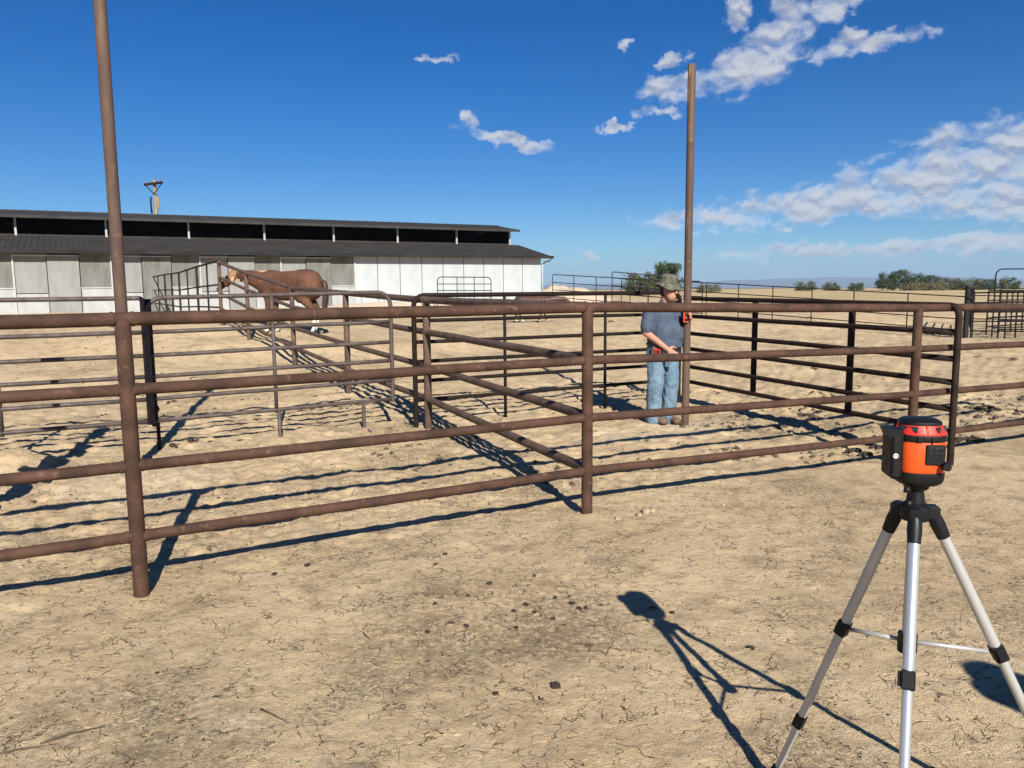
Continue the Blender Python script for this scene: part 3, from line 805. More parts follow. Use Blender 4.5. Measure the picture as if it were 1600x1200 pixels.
# ------------------------------------------------------------------ laser level on its tripod
def tripod():
    T = Vector((1.165, 2.2, 0)); gzz = gz1(T.x, T.y)
    top = 1.045
    t = thing('tripod', 'silver aluminium tripod with black joints in the right foreground', 'tripod', (T.x, T.y, 0))
    feet = [(R(-8), .55), (R(130), .415), (R(244), .455)]
    for k, (a, rad_) in enumerate(feet):
        ca, sa = math.cos(a), math.sin(a)
        h0 = Vector((ca * .045, sa * .045, top)); fz = gz1(T.x + ca * rad_, T.y + sa * rad_)
        ft = Vector((ca * rad_, sa * rad_, fz + .02))
        def L(s): return h0.lerp(ft, s)
        lg = G().tube([L(.05), L(.41)], .0158, 16).build('leg', ALU if k == 2 else ALU2, t, sharp=50)
        G().tube([L(.405), L(.77)], .0137, 16).build('leg_section', ALU if k == 2 else ALU2, lg, sharp=50)
        G().tube([L(.76), L(.97)], .0115, 16).build('leg_section', ALU if k == 2 else ALU2, lg, sharp=50)
        for s, rr_ in ((.41, .0190), (.77, .0168)):
            ax_ = (ft - h0).normalized(); side = ax_.cross(Vector((0, 0, 1))).normalized(); ot = side.cross(ax_)
            g = G().rbox(L(s), (rr_ * 1.9, rr_ * 1.9, .052), .004, (side, ot, ax_))
            g.rbox(L(s) + side * rr_ * 1.15, (.008, rr_ * 1.1, .040), .002, (side, ot, ax_))
            g.build('leg_clamp', BLACK, lg, False)
        G().tube([L(.0), L(.04), L(.075)], [.018, .0205, .0180], 14).build('leg_socket', BLACK, t, sharp=50)
        G().tube([L(.965), L(.99), L(1.0)], [.017, .021, .015], 10).build('rubber_foot', RUBBER, lg)
        br0 = Vector((ca * .018, sa * .018, top - .40)); g = G().tube([br0, L(.41) - Vector((ca * .012, sa * .012, 0))], .0068, 8)
        g.build('brace', ALU2, t)
    G().tube([(0, 0, top - .03), (0, 0, top - .42)], .0165, 14).build('centre_column', ALU2, t, sharp=50)
    G().tube([(0, 0, top - .375), (0, 0, top - .43)], .027, 12).build('brace_hub', BLACK, t, sharp=50)
    g = G().lathe([(.028, -.03), (.040, -.025), (.043, .0), (.040, .016), (.026, .026), (.021, .06), (.020, .075)], 18, (0, 0, top)); g.build('head_casting', BLACK, t, sharp=40)
    for a, _ in feet:
        ca, sa = math.cos(a), math.sin(a)
        ax_ = (Vector((ca, sa, 0)), Vector((-sa, ca, 0)), Vector((0, 0, 1)))
        G().rbox((ca * .044, sa * .044, top - .004), (.044, .040, .042), .008, ax_).build('hinge_block', BLACK, t, False)
    G().lathe([(.03, .065), (.034, .07), (.034, .085), (.03, .092)], 16, (0, 0, top)).build('mount_plate', BLACK, t, sharp=40)
    G().tube([(-.02, -.02, top + .035), (-.045, -.045, top + .03)], [.006, .010], 10).build('lock_knob', BLACK, t)
    # ---- the laser itself
    zb = top + .095
    d = thing('laser_level', 'orange and black rotary laser level mounted on the tripod', 'laser level', (T.x, T.y, zb), R(-8))
    n = 28
    def sup(r, z, e=.72, sx=1.0, sy=1.0):
        out = []
        for k in range(n):
            a = 2 * math.pi * k / n; c, s = math.cos(a), math.sin(a)
            out.append((r * sx * math.copysign(abs(c) ** e, c), r * sy * math.copysign(abs(s) ** e, s), z))
        return out
    def loft(prof, name, m_, par=d, sharp=35):
        v = []; f = []
        for (r, z) in prof: v += sup(r, z)
        for i in range(len(prof) - 1):
            for k in range(n):
                k2 = (k + 1) % n; f.append((i * n + k, i * n + k2, (i + 1) * n + k2, (i + 1) * n + k))
        f.append(tuple(range(n))[::-1]); f.append(tuple((len(prof) - 1) * n + k for k in range(n)))
        return G().add(v, f).build(name, m_, par, True, sharp=sharp)
    loft([(.050, -.012), (.060, -.006), (.065, .003), (.066, .022), (.0655, .028)], 'base_shell', BLACK)
    loft([(.0635, .026), (.0655, .034), (.0655, .112), (.0635, .119)], 'body_shell', ORANGE)
    loft([(.0662, .117), (.0672, .120), (.0672, .131), (.066, .136)], 'collar', BLACK)
    loft([(.066, .135), (.0665, .139), (.0535, .162), (.050, .163)], 'lantern_ring', RED)
    loft([(.0535, .160), (.0545, .163), (.053, .170), (.045, .175), (.030, .177)], 'top_cap', BLACK)
    # four windows of the lantern with their corner struts
    for k in range(4):
        a = R(45 + 90 * k); c, s = math.cos(a), math.sin(a)
        ax_ = (Vector((-s, c, 0)), Vector((c * .93, s * .93, .37)), Vector((-c * .37, -s * .37, .93)))
        G().rbox((c * .0612, s * .0612, .1505), (.050, .006, .0175), .002, ax_).build('laser_window', GLASS, d, False)
        a = R(90 * k); c, s = math.cos(a), math.sin(a)
        G().tube([(c * .064, s * .064, .139), (c * .054, s * .054, .162)], .0035, 6).build('strut', ORANGE, d)
    # front control panel: dark keypad and knob, side battery hump, handle
    G().rbox((.022, -.0655, .082), (.052, .008, .058), .003).build('keypad', BLACK, d, False)
    for kx in (.008, .022, .036):
        G().rbox((kx, -.0702, .088), (.009, .003, .007), .001).build('button', RUBBER, d, False)
    G().rbox((.022, -.0702, .102), (.034, .003, .009), .001).build('indicator_window', GLASS, d, False)
    G().tube([(.048, -.066, .052), (.048, -.086, .052)], [.0125, .011], 14).build('dial', BLACK, d, sharp=40)
    b_ = G().rbox((-.074, -.012, .070), (.034, .085, .125), .008).build('side_housing', BLACK, d, False)
    G().add([(-.058, -.052, .062), (-.058, .03, .062), (-.104, .02, .150), (-.104, -.044, .150), (-.060, -.052, .150), (-.060, .03, .150)], [(0, 1, 2, 3), (0, 3, 4), (1, 5, 2), (3, 2, 5, 4), (0, 4, 5, 1)]).build('clamp_wedge', BLACK, d, False)
    o = G().lathe([(.0075, 0), (.0085, .003), (.006, .005), (.003, .003)], 16, (0, 0, 0)).build('bubble_vial', ALU2, d, True)
    o.location = (-.079, -.0535, .075); o.rotation_euler = (R(90), 0, 0)
    G().tube([(-.042, -.052, -.012), (-.044, -.055, -.030)], [.008, .010], 10).build('screw', BLACK, d)
    G().lathe([(.022, -.030), (.024, -.026), (.024, -.008), (.03, -.006)], 16).build('threaded_mount', BLACK, d, sharp=40)
    G().rbox((-.020, -.0650, .125), (.018, .012, .016), .003).build('latch', BLACK, d, False)
    G().rbox((.012, -.0672, .1225), (.0012, .006, .020), .0004).build('seam', RUBBER, d, False)
tripod()

# ------------------------------------------------------------------ people
def hand_geo(g, wrist, fwd, side, up_, s=1.0, curl=.5):
    """palm with four fingers and a thumb; fwd to the fingertips, side towards the thumb, up_ the back of the hand"""
    wrist = Vector(wrist); fwd = Vector(fwd).normalized(); side = Vector(side).normalized(); up_ = Vector(up_).normalized()
    k = wrist + fwd * .085 * s
    g.cap(wrist, wrist + fwd * .03 * s, .026 * s, .027 * s)
    for i, (o, L) in enumerate(((.030, .070), (.010, .080), (-.010, .075), (-.029, .058))):
        kn = k + side * o * s
        g.cap(wrist + fwd * .02 * s + side * o * .6 * s, kn, .016 * s, .0125 * s)
        d = fwd; p = kn
        for j, fr in enumerate((.45, .33, .25)):
            d = (d - up_ * curl * (.5 + .3 * j)).normalized(); q = p + d * L * fr * s
            g.cap(p, q, (.0105 - .001 * j) * s, (.0098 - .001 * j) * s); p = q
    p = wrist + fwd * .022 * s + side * .022 * s
    q = p + (side * .7 + fwd * .6 - up_ * .2).normalized() * .042 * s; g.cap(p, q, .015 * s, .012 * s)
    q2 = q + (fwd * .9 + side * .1 - up_ * .5).normalized() * .034 * s; g.cap(q, q2, .0115 * s, .0095 * s)

def make_person(loc, label, shirt=SHIRT, rotz=0.0, hold=True):
    t = thing('person', label, 'person', loc, rotz)
    # x to the right in the picture, -y towards the camera
    f = Vector((.62, -.78, 0)).normalized(); sd_ = Vector((.78, .62, 0))      # facing, his left
    hc = Vector((.045, -.05, 1.585))
    shR = Vector((-.185, -.075, 1.375)); shL = Vector((.165, .13, 1.385))
    elR = Vector((-.235, -.13, 1.105)); wrR = Vector((-.015, -.275, .925))
    elL = Vector((.235, .06, 1.165)); wrL = Vector((.245, -.12, 1.27))
    hipR = Vector((-.095, -.04, .90)); hipL = Vector((.09, .05, .90))
    knR = Vector((-.115, -.09, .49)); knL = Vector((.095, -.01, .50))
    anR = Vector((-.125, -.02, .09)); anL = Vector((.070, .03, .09))
    g = G()
    g.cap((0, 0, 1.40), hc + Vector((-.02, .03, -.07)), .066, .062)
    g.ell(hc + Vector((0, 0, .015)), (.078, .092, .115)); g.ell(hc + f * .025 + Vector((0, 0, -.055)), (.062, .066, .066))
    g.cap(hc + f * .085 + Vector((0, 0, .015)), hc + f * .108 + Vector((0, 0, -.018)), .010, .016)
    for s in (-1, 1): g.ell(hc + sd_ * .080 * s + Vector((0, .01, -.005)), (.014, .02, .032))
    g.cap(hc + f * .075 + Vector((0, 0, -.058)) - sd_ * .018, hc + f * .075 + Vector((0, 0, -.058)) + sd_ * .018, .012, .012)
    g.ell((-.01, 0, 1.24), (.19, .14, .20)); g.ell((.02, -.04, 1.05), (.19, .16, .19)); g.ell((0, 0, .93), (.17, .14, .13))
    for s_, e_, w_ in ((shR, elR, wrR), (shL, elL, wrL)):
        g.cap(s_, e_, .060, .047); g.cap(e_, w_, .047, .029)
    for a, b, c in ((hipR, knR, anR), (hipL, knL, anL)):
        g.cap(a, b, .088, .058); g.cap(b, c, .060, .042)
    fw_ = (Vector((.10, -.10, -.09))).normalized(); hand_geo(g, wrR, fw_, Vector((.3, .2, .9)), Vector((-.55, -.8, .1)), 1.08, .55)
    hand_geo(g, wrL, Vector((.25, -.9, .25)), Vector((0, .2, 1)), Vector((1, .1, 0)), 1.05, .75)
    me = organic(g, 'body', [SKIN], .0095, 2, .45); add_mesh('body', me, t)
    # eyes in the shade of the brim
    for s in (-1, 1):
        G().ell(hc + f * .082 + sd_ * .031 * s + Vector((0, 0, .018)), (.010, .010, .008), 10).build('eye', FRAMEW, t)
    # shirt
    g = G(); g.ell((-.012, .0, 1.27), (.225, .165, .19)); g.ell((.022, -.045, 1.09), (.228, .195, .19)); g.ell((-.01, .01, 1.38), (.165, .115, .07))
    g.tube([(.01, -.02, 1.10), (.012, -.02, 1.02), (.012, -.02, .925)], [.20, .214, .208], 20)
    g.cap(shR, shR.lerp(elR, .80), .082, .078); g.cap(shL, shL.lerp(elL, .80), .080, .072); g.cap(shR, shL, .085, .085)
    g.cap((0, .01, 1.38), (.005, .0, 1.45), .085, .074)
    me = organic(g, 'shirt', [shirt], .011, 3, .5, wobble=.010, wfreq=9); add_mesh('shirt', me, t)
    # jeans with breaks at the knee and bunching at the hem
    g = G(); g.ell((.0, -.005, .93), (.195, .155, .10)); g.ell((-.01, .04, .87), (.185, .15, .12))
    for a, b, c in ((hipR, knR, anR), (hipL, knL, anL)):
        g.cap(a, b, .118, .096); g.cap(b, c + Vector((0, 0, .0)), .096, .084)
        g.cap(c + Vector((0, 0, .0)), c + Vector((0, 0, -.03)), .087, .088)
    me = organic(g, 'jeans', [JEANS], .0105, 2, .5, wobble=.013, wfreq=13); add_mesh('jeans', me, t)
    G().tube([(.0 + .200 * math.cos(a) , -.005 + .165 * math.sin(a), .965) for a in np.linspace(0, 2 * math.pi, 25)[:-1]], .016, 8, closed=True).build('belt', BOOT, t)
    g = G()
    for c, a in ((anR, -.55), (anL, -.95)):
        d = Vector((math.cos(a), math.sin(a), 0)); c0 = Vector((c.x, c.y, .055))
        g2 = G(); g2.cap(c0 - d * .06, c0 + d * .12, .046, .043); g2.ell(c0 + d * .14 + Vector((0, 0, -.012)), (.055, .055, .04)); g2.cap(c0 - d * .03, c0 - d * .03 + Vector((0, 0, .10)), .05, .052)
        g2.v = [(p[0], p[1], max(p[2], .002)) for p in g2.v]
        me = organic(g2, 'boot', [BOOT], .009, 2, .5); add_mesh('boot', me, t)
    # beard and hair
    g = G(); g.ell(hc + f * .052 + Vector((0, 0, -.118)), (.040, .040, .024))
    for s in (-1, 1): g.cap(hc + sd_ * .066 * s + Vector((0, 0, -.03)) - f * .010, hc + sd_ * .045 * s + Vector((0, 0, -.105)) + f * .028, .014, .015)
    me = organic(g, 'beard', [HAIR], .009, 2, .5, wobble=.006, wfreq=40); add_mesh('beard', me, t)
    g = G(); g.ell(hc - f * .052 + Vector((0, 0, .0)), (.074, .078, .09)); me = organic(g, 'hair', [HAIR], .01, 2, .5, wobble=.006, wfreq=40); add_mesh('hair', me, t)
    # soft brimmed hat tipped forward
    v = []; f_ = []; prof = [(.166, -.046), (.154, -.033), (.130, -.012), (.108, .004), (.102, .03), (.098, .065), (.086, .092), (.05, .104), (.012, .106)]
    prof_in = [(.013, .098), (.05, .096), (.080, .085), (.092, .062), (.096, .02), (.104, -.002), (.130, -.018), (.154, -.039), (.164, -.052)]
    n = 36
    for r_, z in prof + prof_in:
        for k in range(n):
            a = 2 * math.pi * k / n
            w = max(0, (r_ - .105) / .08)
            zz = z + w * (.026 * math.sin(2 * a + .6) + .012 * math.sin(5 * a + 1)) + (.006 * mnoise.noise(Vector((math.cos(a) * 3, math.sin(a) * 3, z * 20))))
            v.append((r_ * math.cos(a) * 1.0, r_ * math.sin(a) * 1.0, zz))
    rows = len(prof) + len(prof_in)
    for i in range(rows):
        i2 = (i + 1) % rows
        if i == len(prof) - 1: pass
        for k in range(n):
            k2 = (k + 1) % n; f_.append((i * n + k, i * n + k2, i2 * n + k2, i2 * n + k))
    h = add_mesh('hat', mesh_from('hat', v, f_, HAT), t, hc + Vector((-.012, .015, .100)) + f * .0)
    tilt = Matrix.Rotation(R(9), 4, Vector((-f.y, f.x, 0))) ; h.rotation_euler = tilt.to_euler()
    G().tube([(.107 * math.cos(a), .107 * math.sin(a), .010) for a in np.linspace(0, 2 * math.pi, 29)[:-1]], .008, 6, closed=True).build('hat_band', HAT, h)
    if hold:
        # pouch on the belt, red tape measure clipped in it
        p_ = G().rbox((-.135, -.165, .885), (.085, .05, .12), .012).build('tool_pouch', BOOT, t, False)
        tm = thing('tape_measure', 'small red tape measure clipped to the belt of the bearded man', 'tape measure', Vector(loc) + Vector((-.115, -.215, .915)))
        G().rbox((0, 0, 0), (.075, .035, .07), .012).build('case', RED, tm, False)
        G().rbox((0, -.019, 0), (.04, .006, .04), .002).build('face_plate', BLACK, tm, False)
        rc = thing('laser_receiver', 'red orange laser receiver held against the tall pole by the man', 'receiver', Vector(loc) + Vector((.215, -.215, 1.335)), R(15))
        G().rbox((0, 0, 0), (.072, .032, .15), .009).build('case', ORANGE, rc, False)
        G().rbox((.0, -.017, .02), (.045, .006, .05), .002).build('display', GLASS, rc, False)
        G().rbox((.0, -.017, -.04), (.05, .006, .035), .002).build('keypad', BLACK, rc, False)
    return t
man = make_person(on(1.868, 9.56), 'bearded man in boonie hat, blue shirt and jeans beside the tall pole')
def dup(o, parent=None):
    c = o.copy(); COL.objects.link(c); c.parent = parent
    for ch in o.children: dup(ch, c)
    return c
man.scale = (1.03, 1.03, 1.03)
man2 = dup(man); man2.location = on(2.70, .60, -.02); man2['label'] = 'unseen second person in a brimmed hat, added past the right edge for the shadow'  # unseen copy of the man, added to cast a hat-brim shadow into view

# ------------------------------------------------------------------ horses
def make_horse(label, loc, heading, sc_=(1, 1, 1), coat=HORSE, mane=FLAX, tailm=HORSED, sock_h=.36, walk=0.0, head_drop=0.0):
    t = thing('horse', label, 'horse', loc, heading); t.scale = sc_
    g = G()
    g.ell((0, 0, 1.17), (.66, .285, .31)); g.ell((.46, 0, 1.19), (.34, .25, .36)); g.ell((-.52, 0, 1.24), (.40, .285, .335)); g.ell((-.66, 0, 1.12), (.26, .26, .30))
    g.cap((.42, 0, 1.44), (.12, 0, 1.40), .13, .12); g.cap((-.35, 0, 1.42), (-.72, 0, 1.38), .15, .14); g.ell((.05, 0, 1.02), (.5, .25, .22)); g.cap((.14, 0, 1.37), (-.40, 0, 1.38), .15, .17); g.ell((-.25, 0, 1.20), (.42, .29, .31))
    hd = head_drop
    poll = Vector((1.42, 0, 1.52 - hd)); 
    g.cap((.58, 0, 1.26), (.92, 0, 1.40 - hd * .4), .255, .195); g.cap((.92, 0, 1.40 - hd * .4), poll, .19, .115)
    g.cap((.6, 0, 1.38), poll + Vector((-.05, 0, .02)), .13, .08)
    mz = poll + Vector((.42, 0, -.36))
    g.cap(poll + Vector((.03, 0, -.03)), poll + Vector((.22, 0, -.19)), .115, .095); g.cap(poll + Vector((.2, 0, -.17)), mz, .092, .062); g.cap(poll + Vector((.07, 0, -.14)), poll + Vector((.2, 0, -.25)), .085, .06); g.ell(mz, (.07, .06, .065))
    for s in (-1, 1):
        g.cap(poll + Vector((-.02, .055 * s, .05)), poll + Vector((.01, .075 * s, .18)), .034, .008)
        y = .155 * s; w = walk * s
        g.cap((.44, y, 1.12), (.42, y, .80), .145, .092); g.cap((.42, y, .82), (.43 + w * .5, y, .49), .088, .056); g.cap((.43 + w * .5, y, .49), (.41 + w, y, .16), .050, .038)
        g.cap((.41 + w, y, .16), (.45 + w, y, .07), .043, .042); g.cap((.46 + w, y, .05), (.47 + w, y, .03), .056, .062)
        w = -w
        g.cap((-.56, y * .95, 1.12), (-.44, y * 1.1, .90), .215, .155); g.cap((-.46, y * 1.05, .90), (-.74 + w * .4, y, .55), .135, .066); g.cap((-.74 + w * .4, y, .55), (-.69 + w, y, .17), .058, .042)
        g.cap((-.69 + w, y, .17), (-.64 + w, y, .07), .044, .042); g.cap((-.635 + w, y, .05), (-.62 + w, y, .03), .056, .062)
    g.v = [(p[0], p[1], max(p[2], 0.0)) for p in g.v]
    def reg(c):
        if c.z < .075: return 2
        if c.z < sock_h and c.x < 0: return 1
        if c.z < sock_h * .5 and c.x > 0: return 1
        q = c - poll
        if q.x > -.16 and q.z > -.30 and q.x < .10: return 3
        if q.x > .06 and abs(c.y) < .035 and q.z > -.36 and q.z + q.x * .85 > .02: return 1
        return 0
    me = organic(g, 'body', [coat, SOCK, HOOF, LITHEAD if coat is HORSE else coat], .018, 11, .55, region=reg); add_mesh('body', me, t)
    # mane falling on one side and along the crest
    g = G()
    for k in range(16):
        s = k / 15; p = Vector((.50, 0, 1.52)).lerp(poll + Vector((0, 0, .06)), s); L = .20 + .07 * random.random()
        g.chain([(p, .035), (p + Vector((-.02, .07, -.05)), .034), (p + Vector((-.04 + .05 * random.random(), .12, -L)), .016)])
    g.chain([(poll + Vector((0, 0, .08)), .03), (poll + Vector((.1, .02, -.0)), .03), (poll + Vector((.17, .02, -.12)), .012)])
    me = organic(g, 'mane', [mane], .014, 2, .5, wobble=.01, wfreq=25); add_mesh('mane', me, t)
    g = G(); b0 = Vector((-.88, 0, 1.30)); sw = .06
    for k in range(7):
        o = Vector((.02 * math.cos(k), .035 * math.sin(k * 2.1), 0))
        g.chain([(b0, .045), (b0 + Vector((-.09, .0, -.08)) + o * .6, .05), (b0 + Vector((-.13, sw * .5, -.35)) + o * 1.4, .045), (b0 + Vector((-.10, sw, -.66 - .05 * (k % 3))) + o * 2, .016)])
    me = organic(g, 'tail', [tailm], .014, 2, .5, wobble=.01, wfreq=22); add_mesh('tail', me, t)
    for s in (-1, 1):
        G().ell(poll + Vector((.14, .085 * s, -.07)), (.022, .014, .018), 10).build('eye', BLACK, t)
    return t
hz_ = on(-5.62, 19.75)
make_horse('chestnut horse with white hind socks standing before the barn doors', hz_, R(180 - 14), (1.06, 1.04, 1.03), walk=.05, head_drop=.06)
make_horse('small dark horse walking in the far pen below the barn corner', on(.72, 25.4), R(-4), (.70, .68, .56), coat=PONY, mane=HORSED, walk=.16, sock_h=.2, head_drop=.18)

# ------------------------------------------------------------------ earth auger outside the left edge, whose shadow falls in
def auger():
    b = on(-3.95, 5.50); t = thing('auger', 'earth auger with spiral flighting standing just left of the view', 'auger', b)
    G().tube([(0, 0, .02), (0, 0, .15), (0, 0, 2.3)], [.005, .035, .035], 12).build('shaft', STEEL, t, sharp=50)
    v = []; f = []; turns = 5.0; n = int(turns * 28)
    for i in range(n + 1):
        a = 2 * math.pi * turns * i / n; z = .16 + 1.75 * i / n; ro = .17 * min(1, .45 + i / 40)
        for (r_, dz) in ((.033, .0), (ro, .0), (ro, .012), (.033, .012)):
            v.append((r_ * math.cos(a), r_ * math.sin(a), z + dz))
    for i in range(n):
        for k in range(4):
            k2 = (k + 1) % 4; f.append((i * 4 + k, i * 4 + k2, (i + 1) * 4 + k2, (i + 1) * 4 + k))
    G().add(v, f).build('flighting', STEEL, t, True, sharp=40)
    G().lathe([(.06, 2.25), (.10, 2.3), (.10, 2.5), (.07, 2.58), (.03, 2.6)], 16).build('drive_head', BLACK, t, sharp=40)
auger()

# ------------------------------------------------------------------ trees
LEAF = [M('dark_green_leaves', (.050, .075, .026), (.030, .050, .018), .8, .8, coord='Object', lo=.4, hi=.6), M('olive_leaves', (.085, .095, .035), (.055, .066, .026), .8, .8, lo=.4, hi=.6), M('dry_shrub_leaves', (.15, .125, .06), (.09, .085, .04), .6, .85, lo=.4, hi=.6)]
BARK = M('tree_bark', (.10, .075, .05), (.06, .045, .03), 3, .9)
def tree(label, x, y, h, w, kind, name='tree', nleaf=3500, group=None, trunk=.2):
    b = z0pt(x, y); t = thing(name, label, 'tree' if name == 'tree' else 'bush', b, random.random() * 6, group)
    g = G(); ends = []
    g.tube([(0, 0, -.3), (.02 * w, 0, h * trunk), (0, .03 * w, h * .75)], [.035 * h, .026 * h, .006 * h], 7)
    nl = 9
    for k in range(nl):
        a = 2 * math.pi * k / nl + random.random(); s = .1 + .55 * random.random(); p = Vector((0, 0, h * (trunk + (.7 - trunk) * s)))
        e = p + Vector((math.cos(a) * w * .36, math.sin(a) * w * .36, h * (.1 + .2 * random.random())))
        g.tube([p, p.lerp(e, .5) + Vector((0, 0, .04 * h)), e], [.013 * h, .009 * h, .004 * h], 5); ends.append(e)
    g.build('trunk', BARK, t)
    # lumpy crown: many leaf-sized faces in uneven clumps
    cl = []
    for k in range(52):
        a = random.random() * 2 * math.pi; zt = random.random() ** 1.35; rr_ = w * .5 * math.sqrt(max(.05, 1 - (zt * 1.05 - .35) ** 2)) * (.45 + .55 * random.random())
        cl.append((Vector((math.cos(a) * rr_ * .8, math.sin(a) * rr_ * .8, h * (.10 + .80 * zt))), (.10 + .10 * random.random()) * (w * .6 + h * .4)))
    N = nleaf; ci = rng.integers(0, len(cl), N)
    C = np.array([cl[i][0] for i in ci]); S = np.array([cl[i][1] for i in ci])
    d = rng.normal(size=(N, 3)); d /= np.linalg.norm(d, axis=1)[:, None]
    P_ = C + d * (S * rng.random(N) ** .4)[:, None] * np.array([1.15, 1.15, .8])
    P_[:, 2] = np.maximum(P_[:, 2], .03 * h)
    ls = (.018 + .02 * rng.random(N)) * (h * .6 + w * .4)
    u = rng.normal(size=(N, 3)); u /= np.linalg.norm(u, axis=1)[:, None]
    q = np.cross(u, rng.normal(size=(N, 3))); q /= np.linalg.norm(q, axis=1)[:, None]
    V = np.stack([P_ - u * ls[:, None], P_ + q * ls[:, None] * .6, P_ + u * ls[:, None], P_ - q * ls[:, None] * .6], 1).reshape(-1, 3)
    F_ = np.arange(4 * N).reshape(-1, 4)
    me = mesh_from('crown', V.tolist(), F_.tolist(), LEAF[kind], False); add_mesh('crown', me, t)
tree('tall dark green tree directly behind the man in the hat', 24.6, 125, 5.1, 6.2, 0, nleaf=8000, trunk=.1)
tree('wide low tree left of the tall dark one, behind the man', 17.2, 105, 3.0, 5.4, 1, nleaf=6000, trunk=.08)
row = [(1252, 2.2, 5.6, 1), (1293, 2.0, 4.2, 1), (1332, 1.9, 4.0, 0), (1378, 4.6, 5.4, 0), (1398, 5.0, 5.0, 0), (1420, 4.4, 5.5, 0), (1445, 3.7, 6.0, 0), (1470, 3.1, 6.5, 1), (1500, 2.6, 7.5, 1), (1530, 2.5, 6.0, 0), (1566, 3.2, 5.0, 1)]
rl = ['low round bush on the field edge, leftmost of the row', 'small olive bush, second from the left on the field edge', 'small dark bush just left of the tree clump', 'tall tree at the left end of the clump', 'second tree of the clump, the tallest', 'third tree of the clump, dark green', 'fourth tree of the clump, lower', 'olive tree right of the clump', 'broad olive bush above the right hand pens', 'low green bush right of the broad olive one', 'bush seen through the arched gate frame']
for (px_, h, w, kd), lb in zip(row, rl):
    Y = 215.0; X = (px_ - 800) / 1220 * Y * 1.008
    tree(lb, X, Y, h * 1.12, w * 1.25, kd, 'tree' if h > 2.7 else 'bush', 4200, 'trees along the field edge', .08)
tree('dry brown shrubs in front of the field edge trees', (1445 - 800) / 1220 * 205, 205, 1.6, 14, 2, 'bush', 3000, None, .05)
tree('green shrub at the foot of the far field right of the tall pole', (1105 - 800) / 1220 * 160, 160, 1.6, 6, 1, 'bush', 2500, None, .05)

# ------------------------------------------------------------------ sand pile by the barn corner
def lump_mesh(name, sx, sy, h, mat_, seed, n=28):
    v = []; f = []
    for i in range(n + 1):
        r_ = i / n
        for k in range(40):
            a = 2 * math.pi * k / 40
            x, y = r_ * sx * math.cos(a), r_ * sy * math.sin(a)
            z = h * (1 - r_ ** 1.6) * (1 + .35 * fbm(np.array([x * 1.1]), np.array([y * 1.1]), 4, seed)[0]) - .08 * r_
            v.append((x, y, z))
    for i in range(n):
        for k in range(40):
            k2 = (k + 1) % 40; f.append((i * 40 + k, (i + 1) * 40 + k, (i + 1) * 40 + k2, i * 40 + k2))
    return mesh_from(name, v, f, mat_)
o = add_mesh('sand_pile', lump_mesh('sand_pile', 3.6, 2.2, 1.0, SAND, 61), None, z0pt(3.4, 48.2)); tagp(o, 'low pale sand pile beside the barn corner', 'sand pile')
o.rotation_euler = (0, 0, R(15))
o = add_mesh('sand_bank', lump_mesh('sand_bank', 8.0, .9, .32, SAND, 63), None, z0pt(-4.4, 41.4)); tagp(o, 'low bank of pale sand along the foot of the white barn wall', 'sand bank'); o.rotation_euler = (0, 0, math.atan2(E1[1], E1[0]))

# ------------------------------------------------------------------ loose things on the ground
def blob_mesh(name, mat_, seed, sx=1, sy=1, sz=.6, n=14, rough=.75):
    g = G().ell((0, 0, 0), (1, 1, 1), n); v = []
    for p in g.v:
        q = Vector(p); s = 1 + rough * mnoise.noise(q * 1.7 + Vector((seed * 3.1, seed, 0))) + .3 * rough * mnoise.noise(q * 5 + Vector((seed, 0, 9)))
        v.append((q.x * s * sx, q.y * s * sy, q.z * s * sz))
    return mesh_from(name, v, g.f, mat_)
def heap_mesh(name, mat_, seed, nb=16):
    rs = random.Random(seed); g = G()
    for k in range(nb):
        a = rs.random() * 6.28; d = (k / nb) ** .6 * rs.uniform(.7, 1.25); r_ = rs.uniform(.13, .28)
        b0 = len(g.v); g.ell((math.cos(a) * d, math.sin(a) * d * .75, .34 * max(0, .75 - d) + r_ * .35), (r_, r_ * rs.uniform(.7, 1), r_ * .75), 8)
        for i in range(b0, len(g.v)):
            p = Vector(g.v[i]); g.v[i] = tuple(p * (1 + .16 * mnoise.noise(p * 6 + Vector((seed, k, 0)))))
    return mesh_from(name, g.v, g.f, mat_)
HEAP = [heap_mesh('manure_heap', DUNG, k) for k in range(4)]
DM = [blob_mesh('manure', DUNG, k, 1, .85 + .05 * k, .62) for k in range(4)]; DM2 = [heap_mesh('manure_old', DUNG2, k + 20, 9) for k in range(3)]
def unproj(px_, py_):
    d = _fw + _rt * ((px_ - 800) / FPX) + _up * ((600 - py_) / FPX)
    z = 0.0
    for _ in range(6):
        s = (z - CAM_H) / d.z; x, y = d.x * s, d.y * s; z = gz1(x, y)
    return x, y, z
lumps = [(1020, 952, .035, 1), (1050, 958, .020, 0), (765, 912, .021, 0), (680, 882, .014, 0), (696, 866, .018, 0), (775, 1085, .018, 0), (868, 1073, .024, 0), (846, 1095, .022, 1), (975, 1108, .017, 1), (835, 900, .013, 0), (730, 980, .034, 1), (703, 975, .028, 1),
         (669, 988, .016, 0), (680, 944, .016, 0), (822, 945, .018, 0), (835, 957, .015, 0), (803, 956, .015, 0), (867, 935, .016, 0), (893, 943, .02, 0), (905, 951, .018, 0), (915, 951, .014, 0), (882, 978, .022, 1), (806, 982, .016, 0), (731, 931, .012, 0), (865, 968, .03, 1),
         (480, 884, .022, 0), (428, 898, .02, 0), (1175, 1014, .034, 1), (245, 1052, .012, 0)]
